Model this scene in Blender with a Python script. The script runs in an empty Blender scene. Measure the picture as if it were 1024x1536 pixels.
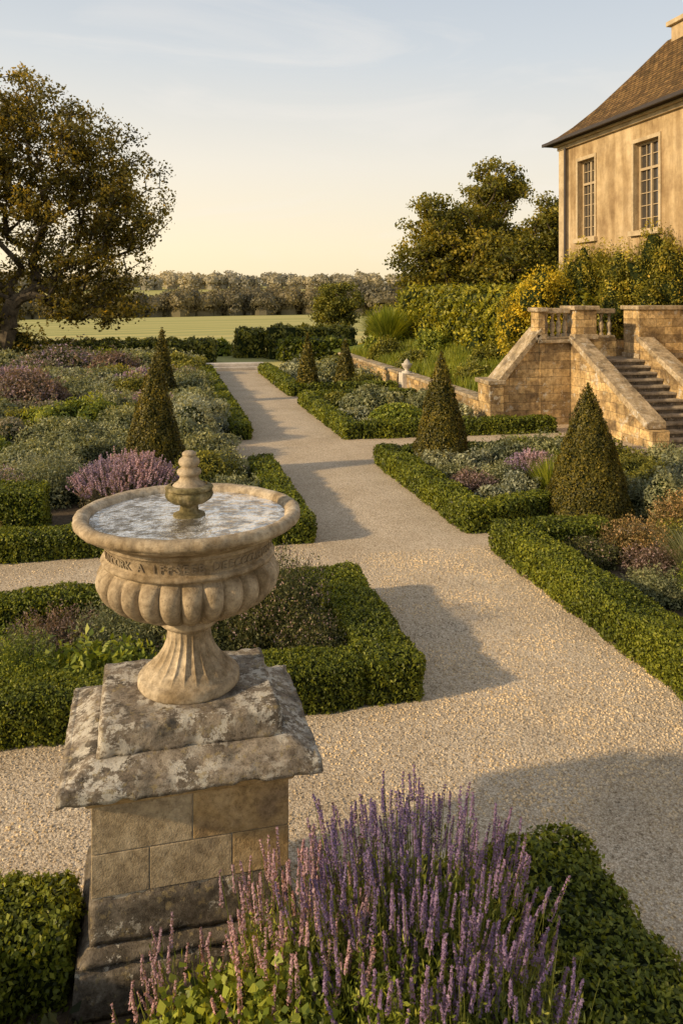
import bpy, bmesh, math, numpy as np
from mathutils import Vector, noise as mnoise
rng = np.random.default_rng(11)
scene = bpy.context.scene
PI = math.pi

# ------------------------------------------------------------------ materials
def newmat(name):
    m = bpy.data.materials.new(name); m.use_nodes = True
    nt = m.node_tree; nt.nodes.clear()
    out = nt.nodes.new('ShaderNodeOutputMaterial')
    return m, nt, out
def N(nt, t, **kw):
    n = nt.nodes.new(t)
    for k, v in kw.items(): setattr(n, k, v)
    return n
def ramp(nt, stops, interp='LINEAR'):
    r = nt.nodes.new('ShaderNodeValToRGB'); cr = r.color_ramp; cr.interpolation = interp
    while len(cr.elements) > 1: cr.elements.remove(cr.elements[-1])
    cr.elements[0].position = stops[0][0]; c = stops[0][1]; cr.elements[0].color = (*c, 1) if len(c) == 3 else c
    for p, c in stops[1:]:
        e = cr.elements.new(p); e.color = (*c, 1) if len(c) == 3 else c
    return r
def mixc(nt, fac, a, b, mode='MIX'):
    m = nt.nodes.new('ShaderNodeMix'); m.data_type = 'RGBA'; m.blend_type = mode
    for s, v in ((m.inputs[0], fac), (m.inputs[6], a), (m.inputs[7], b)):
        if isinstance(v, bpy.types.NodeSocket): nt.links.new(v, s)
        elif isinstance(v, (int, float)): s.default_value = v
        else: s.default_value = (*v, 1)
    return m.outputs[2]

def leafmat(name, dark, mid, light, flower=None, trans=0.3, rough=0.5, nscale=1.7):
    m, nt, out = newmat(name); L = nt.links
    at = N(nt, 'ShaderNodeAttribute', attribute_name='tint')
    fl = flower or light
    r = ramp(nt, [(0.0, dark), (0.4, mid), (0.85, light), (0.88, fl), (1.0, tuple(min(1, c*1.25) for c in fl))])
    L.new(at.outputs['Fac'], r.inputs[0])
    ge = N(nt, 'ShaderNodeNewGeometry')
    nz = N(nt, 'ShaderNodeTexNoise'); nz.inputs['Scale'].default_value = nscale; nz.inputs['Detail'].default_value = 1
    L.new(ge.outputs['Position'], nz.inputs['Vector'])
    r2 = ramp(nt, [(0.3, (0.72, 0.74, 0.76)), (0.7, (1.4, 1.28, 1.0))])
    L.new(nz.outputs[0], r2.inputs[0])
    col = mixc(nt, 1.0, r.outputs[0], r2.outputs[0], 'MULTIPLY')
    p = N(nt, 'ShaderNodeBsdfPrincipled'); p.inputs['Roughness'].default_value = rough
    p.inputs['Specular IOR Level'].default_value = 0.3
    L.new(col, p.inputs['Base Color'])
    if trans > 0:
        t = N(nt, 'ShaderNodeBsdfTranslucent')
        tc = mixc(nt, 1.0, col, (1.7, 1.45, 0.6), 'MULTIPLY'); L.new(tc, t.inputs['Color'])
        mx = N(nt, 'ShaderNodeMixShader'); mx.inputs[0].default_value = trans
        L.new(p.outputs[0], mx.inputs[1]); L.new(t.outputs[0], mx.inputs[2]); L.new(mx.outputs[0], out.inputs[0])
    else: L.new(p.outputs[0], out.inputs[0])
    return m

BOX   = leafmat('box_leaf', (0.02, 0.030, 0.006), (0.12, 0.155, 0.016), (0.26, 0.285, 0.035))
YEW   = leafmat('yew_leaf', (0.016, 0.020, 0.005), (0.10, 0.095, 0.014), (0.24, 0.19, 0.028))
SAGE  = leafmat('sage_leaf', (0.05, 0.06, 0.035), (0.18, 0.21, 0.115), (0.34, 0.36, 0.22))
GREY  = leafmat('grey_leaf', (0.06, 0.07, 0.05), (0.23, 0.26, 0.19), (0.42, 0.45, 0.34))
OLIVE = leafmat('olive_leaf', (0.03, 0.038, 0.01), (0.15, 0.165, 0.03), (0.32, 0.31, 0.06))
GREEN = leafmat('green_leaf', (0.03, 0.05, 0.01), (0.17, 0.225, 0.03), (0.36, 0.39, 0.06))
DARKP = leafmat('dark_perennial_leaf', (0.02, 0.027, 0.013), (0.10, 0.115, 0.045), (0.21, 0.215, 0.09), (0.27, 0.20, 0.22))
LAVM  = leafmat('lavender_leaf', (0.03, 0.05, 0.01), (0.14, 0.18, 0.035), (0.31, 0.33, 0.075), (0.20, 0.14, 0.29), trans=0.25)
LAVP  = leafmat('lavender_pink_leaf', (0.03, 0.05, 0.01), (0.14, 0.18, 0.035), (0.31, 0.33, 0.075), (0.38, 0.25, 0.32), trans=0.25)
PURP  = leafmat('purple_shrub_leaf', (0.03, 0.035, 0.03), (0.16, 0.165, 0.12), (0.28, 0.26, 0.22), (0.35, 0.26, 0.40))
PLUM  = leafmat('plum_shrub_leaf', (0.035, 0.03, 0.028), (0.15, 0.115, 0.10), (0.25, 0.19, 0.17), (0.29, 0.21, 0.25))
RUST  = leafmat('rust_leaf', (0.04, 0.03, 0.015), (0.19, 0.15, 0.055), (0.38, 0.28, 0.12), (0.46, 0.30, 0.15))
GOLD  = leafmat('golden_leaf', (0.08, 0.09, 0.01), (0.42, 0.37, 0.03), (0.70, 0.56, 0.05), trans=0.4)
IVY   = leafmat('ivy_leaf', (0.03, 0.045, 0.008), (0.20, 0.22, 0.02), (0.42, 0.39, 0.04), trans=0.35, nscale=0.8)
CLIMB = leafmat('climber_leaf', (0.03, 0.04, 0.008), (0.18, 0.19, 0.025), (0.42, 0.37, 0.05), (0.50, 0.39, 0.08), trans=0.35)
TREEL = leafmat('tree_leaf', (0.028, 0.03, 0.008), (0.16, 0.145, 0.03), (0.38, 0.29, 0.055), trans=0.45, nscale=0.5)
TREER = leafmat('tree_leaf_green', (0.022, 0.03, 0.008), (0.16, 0.165, 0.026), (0.38, 0.32, 0.05), trans=0.4, nscale=0.5)
WOODM = leafmat('woodland_leaf_hazed', (0.125, 0.115, 0.078), (0.165, 0.148, 0.092), (0.215, 0.188, 0.112), trans=0.2, nscale=0.03)  # aerial haze is mixed into these leaf colours: paler, flatter, less saturated
WOODF = leafmat('far_woodland_leaf_hazed', (0.30, 0.285, 0.235), (0.335, 0.315, 0.25), (0.37, 0.345, 0.27), trans=0.2, nscale=0.01)  # farther ridge, so even more distance haze painted into the leaf colour
GRASS = leafmat('grass_blade', (0.03, 0.06, 0.01), (0.17, 0.22, 0.03), (0.34, 0.36, 0.06), trans=0.35)
PEBB  = leafmat('pebble', (0.27, 0.21, 0.14), (0.54, 0.44, 0.315), (0.74, 0.63, 0.49), trans=0, rough=0.85)

def posnode(nt): return N(nt, 'ShaderNodeNewGeometry').outputs['Position']
def texnoise(nt, vec, scale, detail=4, rough=0.55):
    n = N(nt, 'ShaderNodeTexNoise'); n.inputs['Scale'].default_value = scale; n.inputs['Detail'].default_value = detail
    n.inputs['Roughness'].default_value = rough
    nt.links.new(vec, n.inputs['Vector']); return n.outputs[0]
def bump(nt, h, strength, dist, prev=None):
    b = N(nt, 'ShaderNodeBump'); b.inputs['Strength'].default_value = strength; b.inputs['Distance'].default_value = dist
    nt.links.new(h, b.inputs['Height'])
    if prev is not None: nt.links.new(prev, b.inputs['Normal'])
    return b.outputs[0]

def stonemat(name, base, dark, light, lichen=0.0, stain=0.5, scale=1.0, blocks=None, rough=0.85, bstr=0.6, streak=0.0, speck=0.0):
    m, nt, out = newmat(name); L = nt.links; P = posnode(nt)
    n1 = texnoise(nt, P, 5*scale, 6); n2 = texnoise(nt, P, 22*scale, 6, 0.7); n3 = texnoise(nt, P, 120*scale, 3)
    r1 = ramp(nt, [(0.35, dark), (0.5, base), (0.68, light)]); L.new(n1, r1.inputs[0])
    col = r1.outputs[0]
    r2 = ramp(nt, [(0.38, (0.45, 0.42, 0.38)), (0.6, (1.12, 1.12, 1.12))]); L.new(n2, r2.inputs[0])
    col = mixc(nt, stain, col, mixc(nt, 1.0, col, r2.outputs[0], 'MULTIPLY'))
    nrm = None
    if streak > 0:
        mp = N(nt, 'ShaderNodeMapping'); mp.inputs['Scale'].default_value = (1.6, 1.6, 0.22); L.new(P, mp.inputs[0])
        rs = ramp(nt, [(0.42, (0.62, 0.56, 0.48)), (0.6, (1.08, 1.08, 1.08))]); L.new(texnoise(nt, mp.outputs[0], 1.6, 6, 0.65), rs.inputs[0])
        col = mixc(nt, streak, col, mixc(nt, 1.0, col, rs.outputs[0], 'MULTIPLY'))
    if blocks:
        bw, bh, mort = blocks
        sx = N(nt, 'ShaderNodeSeparateXYZ'); L.new(P, sx.inputs[0])
        ad = N(nt, 'ShaderNodeMath', operation='ADD'); L.new(sx.outputs[0], ad.inputs[0]); L.new(sx.outputs[1], ad.inputs[1])
        nw = texnoise(nt, P, 3, 2)
        ad2 = N(nt, 'ShaderNodeMath', operation='MULTIPLY_ADD'); L.new(nw, ad2.inputs[0]); ad2.inputs[1].default_value = bh*0.25; L.new(sx.outputs[2], ad2.inputs[2])
        cb = N(nt, 'ShaderNodeCombineXYZ'); L.new(ad.outputs[0], cb.inputs[0]); L.new(ad2.outputs[0], cb.inputs[1])
        br = N(nt, 'ShaderNodeTexBrick'); L.new(cb.outputs[0], br.inputs['Vector'])
        br.inputs['Scale'].default_value = 1; br.inputs['Brick Width'].default_value = bw; br.inputs['Row Height'].default_value = bh
        br.inputs['Mortar Size'].default_value = mort; br.inputs['Mortar Smooth'].default_value = 0.3; br.inputs['Bias'].default_value = 0
        br.inputs['Color1'].default_value = (0.62, 0.58, 0.53, 1); br.inputs['Color2'].default_value = (1.38, 1.3, 1.1, 1); br.inputs['Mortar'].default_value = (0.65, 0.62, 0.58, 1)
        col = mixc(nt, 1.0, col, br.outputs['Color'], 'MULTIPLY')
        inv = N(nt, 'ShaderNodeMath', operation='SUBTRACT'); inv.inputs[0].default_value = 1; L.new(br.outputs['Fac'], inv.inputs[1])
        nrm = bump(nt, inv.outputs[0], 0.8, 0.012)
    if lichen > 0:
        n4 = texnoise(nt, P, 8*scale, 8, 0.78)
        r4 = ramp(nt, [(0.60-lichen*0.12, (0, 0, 0)), (0.63-lichen*0.12, (0.9, 0.9, 0.9))]); L.new(n4, r4.inputs[0])
        n6 = texnoise(nt, P, 3.1*scale, 3)
        r6 = ramp(nt, [(0.40, (0.1, 0.1, 0.1)), (0.56, (1, 1, 1))]); L.new(n6, r6.inputs[0])
        ml = N(nt, 'ShaderNodeMath', operation='MULTIPLY'); L.new(r4.outputs[0], ml.inputs[0]); L.new(r6.outputs[0], ml.inputs[1])
        col = mixc(nt, ml.outputs[0], col, (0.56, 0.52, 0.44))
        n5 = texnoise(nt, P, 14*scale+3, 5, 0.7)
        r5 = ramp(nt, [(0.57, (0, 0, 0)), (0.62, (0.65, 0.65, 0.65))]); L.new(n5, r5.inputs[0])
        col = mixc(nt, r5.outputs[0], col, (0.30, 0.235, 0.12))
    if speck > 0:
        rk = ramp(nt, [(0.36, (0.3, 0.28, 0.25)), (0.46, (1, 1, 1)), (0.6, (1, 1, 1)), (0.7, (1.6, 1.55, 1.45))]); L.new(texnoise(nt, P, 60*scale, 5, 0.8), rk.inputs[0])
        col = mixc(nt, speck, col, mixc(nt, 1.0, col, rk.outputs[0], 'MULTIPLY'))
    ad = N(nt, 'ShaderNodeMath', operation='ADD'); L.new(n2, ad.inputs[0]); L.new(n3, ad.inputs[1])
    nrm = bump(nt, ad.outputs[0], bstr, 0.006/scale, nrm)
    p = N(nt, 'ShaderNodeBsdfPrincipled'); p.inputs['Roughness'].default_value = rough; p.inputs['Specular IOR Level'].default_value = 0.25
    L.new(col, p.inputs['Base Color']); L.new(nrm, p.inputs['Normal']); L.new(p.outputs[0], out.inputs[0])
    return m

URN   = stonemat('urn_limestone', (0.44, 0.36, 0.25), (0.29, 0.22, 0.13), (0.56, 0.47, 0.34), stain=0.65, scale=1.3, bstr=0.6, streak=0.6, speck=0.5)
URND  = stonemat('urn_lettering', (0.25, 0.20, 0.135), (0.2, 0.15, 0.10), (0.3, 0.25, 0.17), stain=0.3, scale=1.3)
MOSSY = stonemat('mossy_stone', (0.17, 0.14, 0.06), (0.09, 0.075, 0.03), (0.34, 0.28, 0.16), stain=0.8, scale=3)
CAPS  = stonemat('weathered_cap_stone', (0.225, 0.185, 0.14), (0.10, 0.085, 0.065), (0.34, 0.285, 0.215), lichen=0.9, stain=0.8, scale=1.7, bstr=1.0, speck=0.9)
BASES = stonemat('dark_base_stone', (0.15, 0.125, 0.095), (0.08, 0.068, 0.052), (0.23, 0.195, 0.15), lichen=0.1, stain=0.8, scale=1.6, bstr=1.0, speck=0.8)
ASHL  = stonemat('ashlar_stone', (0.44, 0.30, 0.14), (0.31, 0.215, 0.12), (0.53, 0.39, 0.22), stain=0.65, scale=1.1, bstr=0.6, speck=0.5)
ASHL2 = stonemat('ashlar_stone_pale', (0.41, 0.32, 0.20), (0.28, 0.22, 0.145), (0.50, 0.41, 0.28), stain=0.65, scale=1.1, bstr=0.6, speck=0.5)
MORT  = stonemat('mortar', (0.44, 0.38, 0.29), (0.36, 0.31, 0.24), (0.5, 0.44, 0.35), stain=0.3)
RUBB  = stonemat('rubble_stone', (0.50, 0.37, 0.20), (0.27, 0.20, 0.12), (0.62, 0.48, 0.29), lichen=0.3, stain=0.8, scale=0.5, blocks=(0.42, 0.19, 0.007), bstr=0.8, speck=0.5)
COPE  = stonemat('coping_stone', (0.43, 0.335, 0.21), (0.22, 0.175, 0.115), (0.55, 0.45, 0.31), lichen=0.35, stain=0.75, scale=0.7, bstr=0.8, speck=0.5)
STEPM = stonemat('step_stone', (0.36, 0.30, 0.215), (0.20, 0.165, 0.12), (0.48, 0.41, 0.31), stain=0.7, scale=0.8, speck=0.4)
WALLH = stonemat('limewashed_wall', (0.50, 0.375, 0.215), (0.36, 0.255, 0.14), (0.57, 0.445, 0.28), stain=0.35, scale=0.18, bstr=0.3, streak=0.75)
TRIM  = stonemat('window_stone', (0.50, 0.395, 0.25), (0.39, 0.30, 0.185), (0.55, 0.45, 0.30), stain=0.3, scale=0.4, bstr=0.3)
PAVE  = stonemat('paving_stone', (0.40, 0.335, 0.25), (0.29, 0.24, 0.175), (0.48, 0.41, 0.32), stain=0.5, scale=0.5)
KERB  = stonemat('kerb_stone', (0.58, 0.52, 0.44), (0.46, 0.41, 0.34), (0.66, 0.60, 0.52), stain=0.3, scale=0.5)
BARK  = stonemat('bark', (0.09, 0.07, 0.045), (0.045, 0.035, 0.025), (0.14, 0.11, 0.07), stain=0.7, scale=0.8, bstr=1.0)

def roofmat():
    m, nt, out = newmat('roof_tiles'); L = nt.links; P = posnode(nt)
    sx = N(nt, 'ShaderNodeSeparateXYZ'); L.new(P, sx.inputs[0])
    cb = N(nt, 'ShaderNodeCombineXYZ'); L.new(sx.outputs[1], cb.inputs[0]); L.new(sx.outputs[2], cb.inputs[1])
    br = N(nt, 'ShaderNodeTexBrick'); L.new(cb.outputs[0], br.inputs['Vector'])
    br.inputs['Scale'].default_value = 1; br.inputs['Brick Width'].default_value = 0.22; br.inputs['Row Height'].default_value = 0.1
    br.inputs['Mortar Size'].default_value = 0.012
    br.inputs['Color1'].default_value = (0.11, 0.07, 0.035, 1); br.inputs['Color2'].default_value = (0.25, 0.16, 0.075, 1); br.inputs['Mortar'].default_value = (0.035, 0.025, 0.018, 1)
    r = ramp(nt, [(0.35, (0.45, 0.47, 0.38)), (0.65, (1.3, 1.18, 0.95))]); L.new(texnoise(nt, P, 3.5, 7, 0.75), r.inputs[0])
    col = mixc(nt, 1.0, br.outputs[0], r.outputs[0], 'MULTIPLY')
    inv = N(nt, 'ShaderNodeMath', operation='SUBTRACT'); inv.inputs[0].default_value = 1; L.new(br.outputs['Fac'], inv.inputs[1])
    nr = bump(nt, inv.outputs[0], 1.0, 0.04); nr = bump(nt, texnoise(nt, P, 12, 4), 0.8, 0.04, nr)
    p = N(nt, 'ShaderNodeBsdfPrincipled'); p.inputs['Roughness'].default_value = 0.9; p.inputs['Specular IOR Level'].default_value = 0.1
    L.new(col, p.inputs['Base Color']); L.new(nr, p.inputs['Normal']); L.new(p.outputs[0], out.inputs[0]); return m
ROOF = roofmat()

def gravelmat():
    m, nt, out = newmat('gravel'); L = nt.links; P = posnode(nt)
    def vor(s, feat='F1'):
        v = N(nt, 'ShaderNodeTexVoronoi', feature=feat); v.inputs['Scale'].default_value = s; L.new(P, v.inputs['Vector']); return v
    v1 = vor(100); v2 = vor(50)
    r1 = ramp(nt, [(0.0, (0.26, 0.20, 0.135)), (0.25, (0.47, 0.38, 0.265)), (0.6, (0.62, 0.52, 0.385)), (1.0, (0.79, 0.69, 0.54))])
    sc = N(nt, 'ShaderNodeSeparateColor'); L.new(v1.outputs['Color'], sc.inputs[0]); L.new(sc.outputs[0], r1.inputs[0])
    r2 = ramp(nt, [(0.0, (0.34, 0.27, 0.185)), (0.5, (0.60, 0.50, 0.37)), (1.0, (0.77, 0.67, 0.52))])
    sc2 = N(nt, 'ShaderNodeSeparateColor'); L.new(v2.outputs['Color'], sc2.inputs[0]); L.new(sc2.outputs[1], r2.inputs[0])
    col = mixc(nt, 0.45, r1.outputs[0], r2.outputs[0])
    rd = ramp(nt, [(0.35, (1.05, 1.05, 1.05)), (0.8, (0.5, 0.45, 0.4))]); L.new(v1.outputs['Distance'], rd.inputs[0])
    col = mixc(nt, 0.75, col, mixc(nt, 1.0, col, rd.outputs[0], 'MULTIPLY'))
    rl = ramp(nt, [(0.3, (0.80, 0.77, 0.72)), (0.7, (1.08, 1.08, 1.08))]); L.new(texnoise(nt, P, 0.8, 7, 0.7), rl.inputs[0])
    col = mixc(nt, 1.0, col, rl.outputs[0], 'MULTIPLY')
    inv = N(nt, 'ShaderNodeMath', operation='SUBTRACT'); inv.inputs[0].default_value = 1; L.new(v1.outputs['Distance'], inv.inputs[1])
    inv2 = N(nt, 'ShaderNodeMath', operation='SUBTRACT'); inv2.inputs[0].default_value = 1; L.new(v2.outputs['Distance'], inv2.inputs[1])
    nr = bump(nt, inv.outputs[0], 0.5, 0.006); nr = bump(nt, inv2.outputs[0], 0.45, 0.009, nr); nr = bump(nt, texnoise(nt, P, 4, 4), 0.35, 0.03, nr)
    p = N(nt, 'ShaderNodeBsdfPrincipled'); p.inputs['Roughness'].default_value = 0.9; p.inputs['Specular IOR Level'].default_value = 0.2
    L.new(col, p.inputs['Base Color']); L.new(nr, p.inputs['Normal']); L.new(p.outputs[0], out.inputs[0]); return m
GRAVEL = gravelmat()

def simplenoise(name, a, b, scale, bs=0.5, bd=0.02, rough=0.95):
    m, nt, out = newmat(name); L = nt.links; P = posnode(nt)
    r = ramp(nt, [(0.3, a), (0.7, b)]); n = texnoise(nt, P, scale, 6, 0.7); L.new(n, r.inputs[0])
    p = N(nt, 'ShaderNodeBsdfPrincipled'); p.inputs['Roughness'].default_value = rough; p.inputs['Specular IOR Level'].default_value = 0.1
    L.new(r.outputs[0], p.inputs['Base Color']); L.new(bump(nt, n, bs, bd), p.inputs['Normal']); L.new(p.outputs[0], out.inputs[0]); return m
SOIL = simplenoise('soil', (0.05, 0.037, 0.025), (0.15, 0.115, 0.075), 25)
REDSOIL = simplenoise('red_soil', (0.20, 0.085, 0.05), (0.34, 0.15, 0.085), 9)
LAWN = simplenoise('bank_grass', (0.07, 0.09, 0.015), (0.16, 0.20, 0.035), 14)
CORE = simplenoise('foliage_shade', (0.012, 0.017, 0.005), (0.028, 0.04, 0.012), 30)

def fieldmat():
    m, nt, out = newmat('field_grass'); L = nt.links; P = posnode(nt)
    w = N(nt, 'ShaderNodeTexWave', wave_type='BANDS', bands_direction='X'); w.inputs['Scale'].default_value = 0.03; w.inputs['Distortion'].default_value = 2.5; w.inputs['Detail'].default_value = 3
    mp = N(nt, 'ShaderNodeMapping'); mp.inputs['Rotation'].default_value = (0, 0, 1.1); L.new(P, mp.inputs[0]); L.new(mp.outputs[0], w.inputs['Vector'])
    mq = N(nt, 'ShaderNodeMapping'); mq.inputs['Scale'].default_value = (0.5, 2.2, 1); L.new(P, mq.inputs[0])
    r = ramp(nt, [(0.30, (0.30, 0.31, 0.11)), (0.5, (0.42, 0.39, 0.15)), (0.7, (0.56, 0.48, 0.20))]); L.new(texnoise(nt, mq.outputs[0], 0.012, 6, 0.6), r.inputs[0])
    rw = ramp(nt, [(0.3, (0.82, 0.86, 0.84)), (0.7, (1.1, 1.05, 1.0))]); L.new(w.outputs[0], rw.inputs[0])
    col = mixc(nt, 1, r.outputs[0], rw.outputs[0], 'MULTIPLY')
    p = N(nt, 'ShaderNodeBsdfPrincipled'); p.inputs['Roughness'].default_value = 0.95; p.inputs['Specular IOR Level'].default_value = 0.05
    L.new(col, p.inputs['Base Color']); L.new(p.outputs[0], out.inputs[0]); return m
FIELD = fieldmat()
def watermat():
    m, nt, out = newmat('water'); L = nt.links; P = posnode(nt)
    p = N(nt, 'ShaderNodeBsdfPrincipled'); p.inputs['Roughness'].default_value = 0.03
    p.inputs['IOR'].default_value = 1.33; p.inputs['Specular IOR Level'].default_value = 1.0; p.inputs['Metallic'].default_value = 0.7
    r = ramp(nt, [(0.42, (0.30, 0.27, 0.23)), (0.56, (0.92, 0.90, 0.86))]); L.new(texnoise(nt, P, 13, 4, 0.65), r.inputs[0]); L.new(r.outputs[0], p.inputs['Base Color'])  # whitish patches in the base colour imitate sky reflection and sparkle
    nr = bump(nt, texnoise(nt, P, 18, 3), 0.7, 0.02); nr = bump(nt, texnoise(nt, P, 60, 2), 0.6, 0.008, nr)
    L.new(nr, p.inputs['Normal']); L.new(p.outputs[0], out.inputs[0]); return m
WATER = watermat()
def plain(name, c, rough=0.6, spec=0.3):
    m, nt, out = newmat(name); p = N(nt, 'ShaderNodeBsdfPrincipled'); p.inputs['Roughness'].default_value = rough; p.inputs['Specular IOR Level'].default_value = spec
    r = ramp(nt, [(0.3, tuple(x*0.85 for x in c)), (0.7, tuple(x*1.1 for x in c))]); nt.links.new(texnoise(nt, posnode(nt), 7, 4), r.inputs[0])
    nt.links.new(r.outputs[0], p.inputs['Base Color']); nt.links.new(p.outputs[0], out.inputs[0]); return m
GLASS = plain('window_glass', (0.05, 0.045, 0.04), 0.08, 0.9)
PAINT = plain('cream_paint', (0.45, 0.35, 0.22), 0.5)
LEADP = plain('dark_gutter', (0.05, 0.04, 0.035), 0.5)

# ------------------------------------------------------------------ geometry helpers
class Acc:
    def __init__(s): s.q = []; s.t = []; s.m = []
    def add(s, q, tint, mi=0):
        q = np.asarray(q, dtype=np.float32).reshape(-1, 4, 3)
        t = np.broadcast_to(np.asarray(tint, dtype=np.float32), (len(q),))
        s.q.append(q); s.t.append(t); s.m.append(np.full(len(q), mi, dtype=np.int32))
    def build(s, name, mats, parent=None, loc=(0, 0, 0)):
        Q = np.concatenate(s.q); T = np.concatenate(s.t); M = np.concatenate(s.m); n = len(Q)
        me = bpy.data.meshes.new(name)
        me.vertices.add(n*4); me.vertices.foreach_set('co', (Q.reshape(-1, 3)).ravel())
        me.loops.add(n*4); me.loops.foreach_set('vertex_index', np.arange(n*4, dtype=np.int32))
        me.polygons.add(n); me.polygons.foreach_set('loop_start', np.arange(0, n*4, 4, dtype=np.int32))
        me.polygons.foreach_set('material_index', M)
        me.update(calc_edges=True)
        a = me.attributes.new('tint', 'FLOAT', 'POINT'); a.data.foreach_set('value', np.repeat(T, 4))
        for mt in (mats if isinstance(mats, (list, tuple)) else [mats]): me.materials.append(mt)
        ob = bpy.data.objects.new(name, me); scene.collection.objects.link(ob); ob.location = loc
        if parent: ob.parent = parent
        return ob
def unit(v): return v/np.maximum(np.linalg.norm(v, axis=-1, keepdims=True), 1e-9)
def leafquads(c, n, s, asp=0.55, bend=0.25):
    k = len(c); n = unit(n); r = rng.normal(size=(k, 3)); t = unit(np.cross(n, r)); b = np.cross(n, t)
    s = np.broadcast_to(s, (k,))[:, None]
    return np.stack([c-t*s, c+b*s*asp-n*s*bend*0.3, c+t*s+n*s*bend, c-b*s*asp-n*s*bend*0.3], axis=1)
def tubes(P, R, k=3):
    n, K, _ = P.shape; d = unit(P[:, -1]-P[:, 0]); up = np.where(np.abs(d[:, 2:3]) > 0.9, np.array([[1., 0, 0]]), np.array([[0, 0, 1.]]))
    a = unit(np.cross(d, up)); b = np.cross(d, a); ang = np.arange(k)*2*PI/k
    ring = P[:, :, None, :] + R[:, :, None, None]*(np.cos(ang)[None, None, :, None]*a[:, None, None, :]+np.sin(ang)[None, None, :, None]*b[:, None, None, :])
    r2 = np.roll(ring, -1, axis=2)
    q = np.stack([ring[:, :-1], r2[:, :-1], r2[:, 1:], ring[:, 1:]], axis=3)
    return q.reshape(-1, 4, 3)
def spherequads(c, r, nu=14, nv=8, lump=None, zmin=-0.2):
    th = np.linspace(0, 2*PI, nu+1); ph = np.linspace(math.asin(zmin), PI/2, nv+1)
    T, Pp = np.meshgrid(th, ph); D = np.stack([np.cos(Pp)*np.cos(T), np.cos(Pp)*np.sin(T), np.sin(Pp)], -1)
    k = lump(D) if lump else np.ones(D.shape[:2])
    V = np.array(c)+D*np.array(r)*k[..., None]
    return np.stack([V[:-1, :-1], V[:-1, 1:], V[1:, 1:], V[1:, :-1]], 2).reshape(-1, 4, 3)
def lumpf(amp=0.12, k=4.0, n=5):
    W = rng.normal(size=(n, 3))*k; ph = rng.uniform(0, 6.28, n)
    def f(D):
        s = 0
        for w, p in zip(W, ph): s = s+np.sin(D@w+p)
        return 1+amp*s/math.sqrt(n)*1.2
    return f
def camd(x, y): return max(1.5, 0.2187*x+0.9758*y)
def lsize(x, y, smin=0.009, k=0.0019): return max(smin, camd(x, y)*k)

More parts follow.
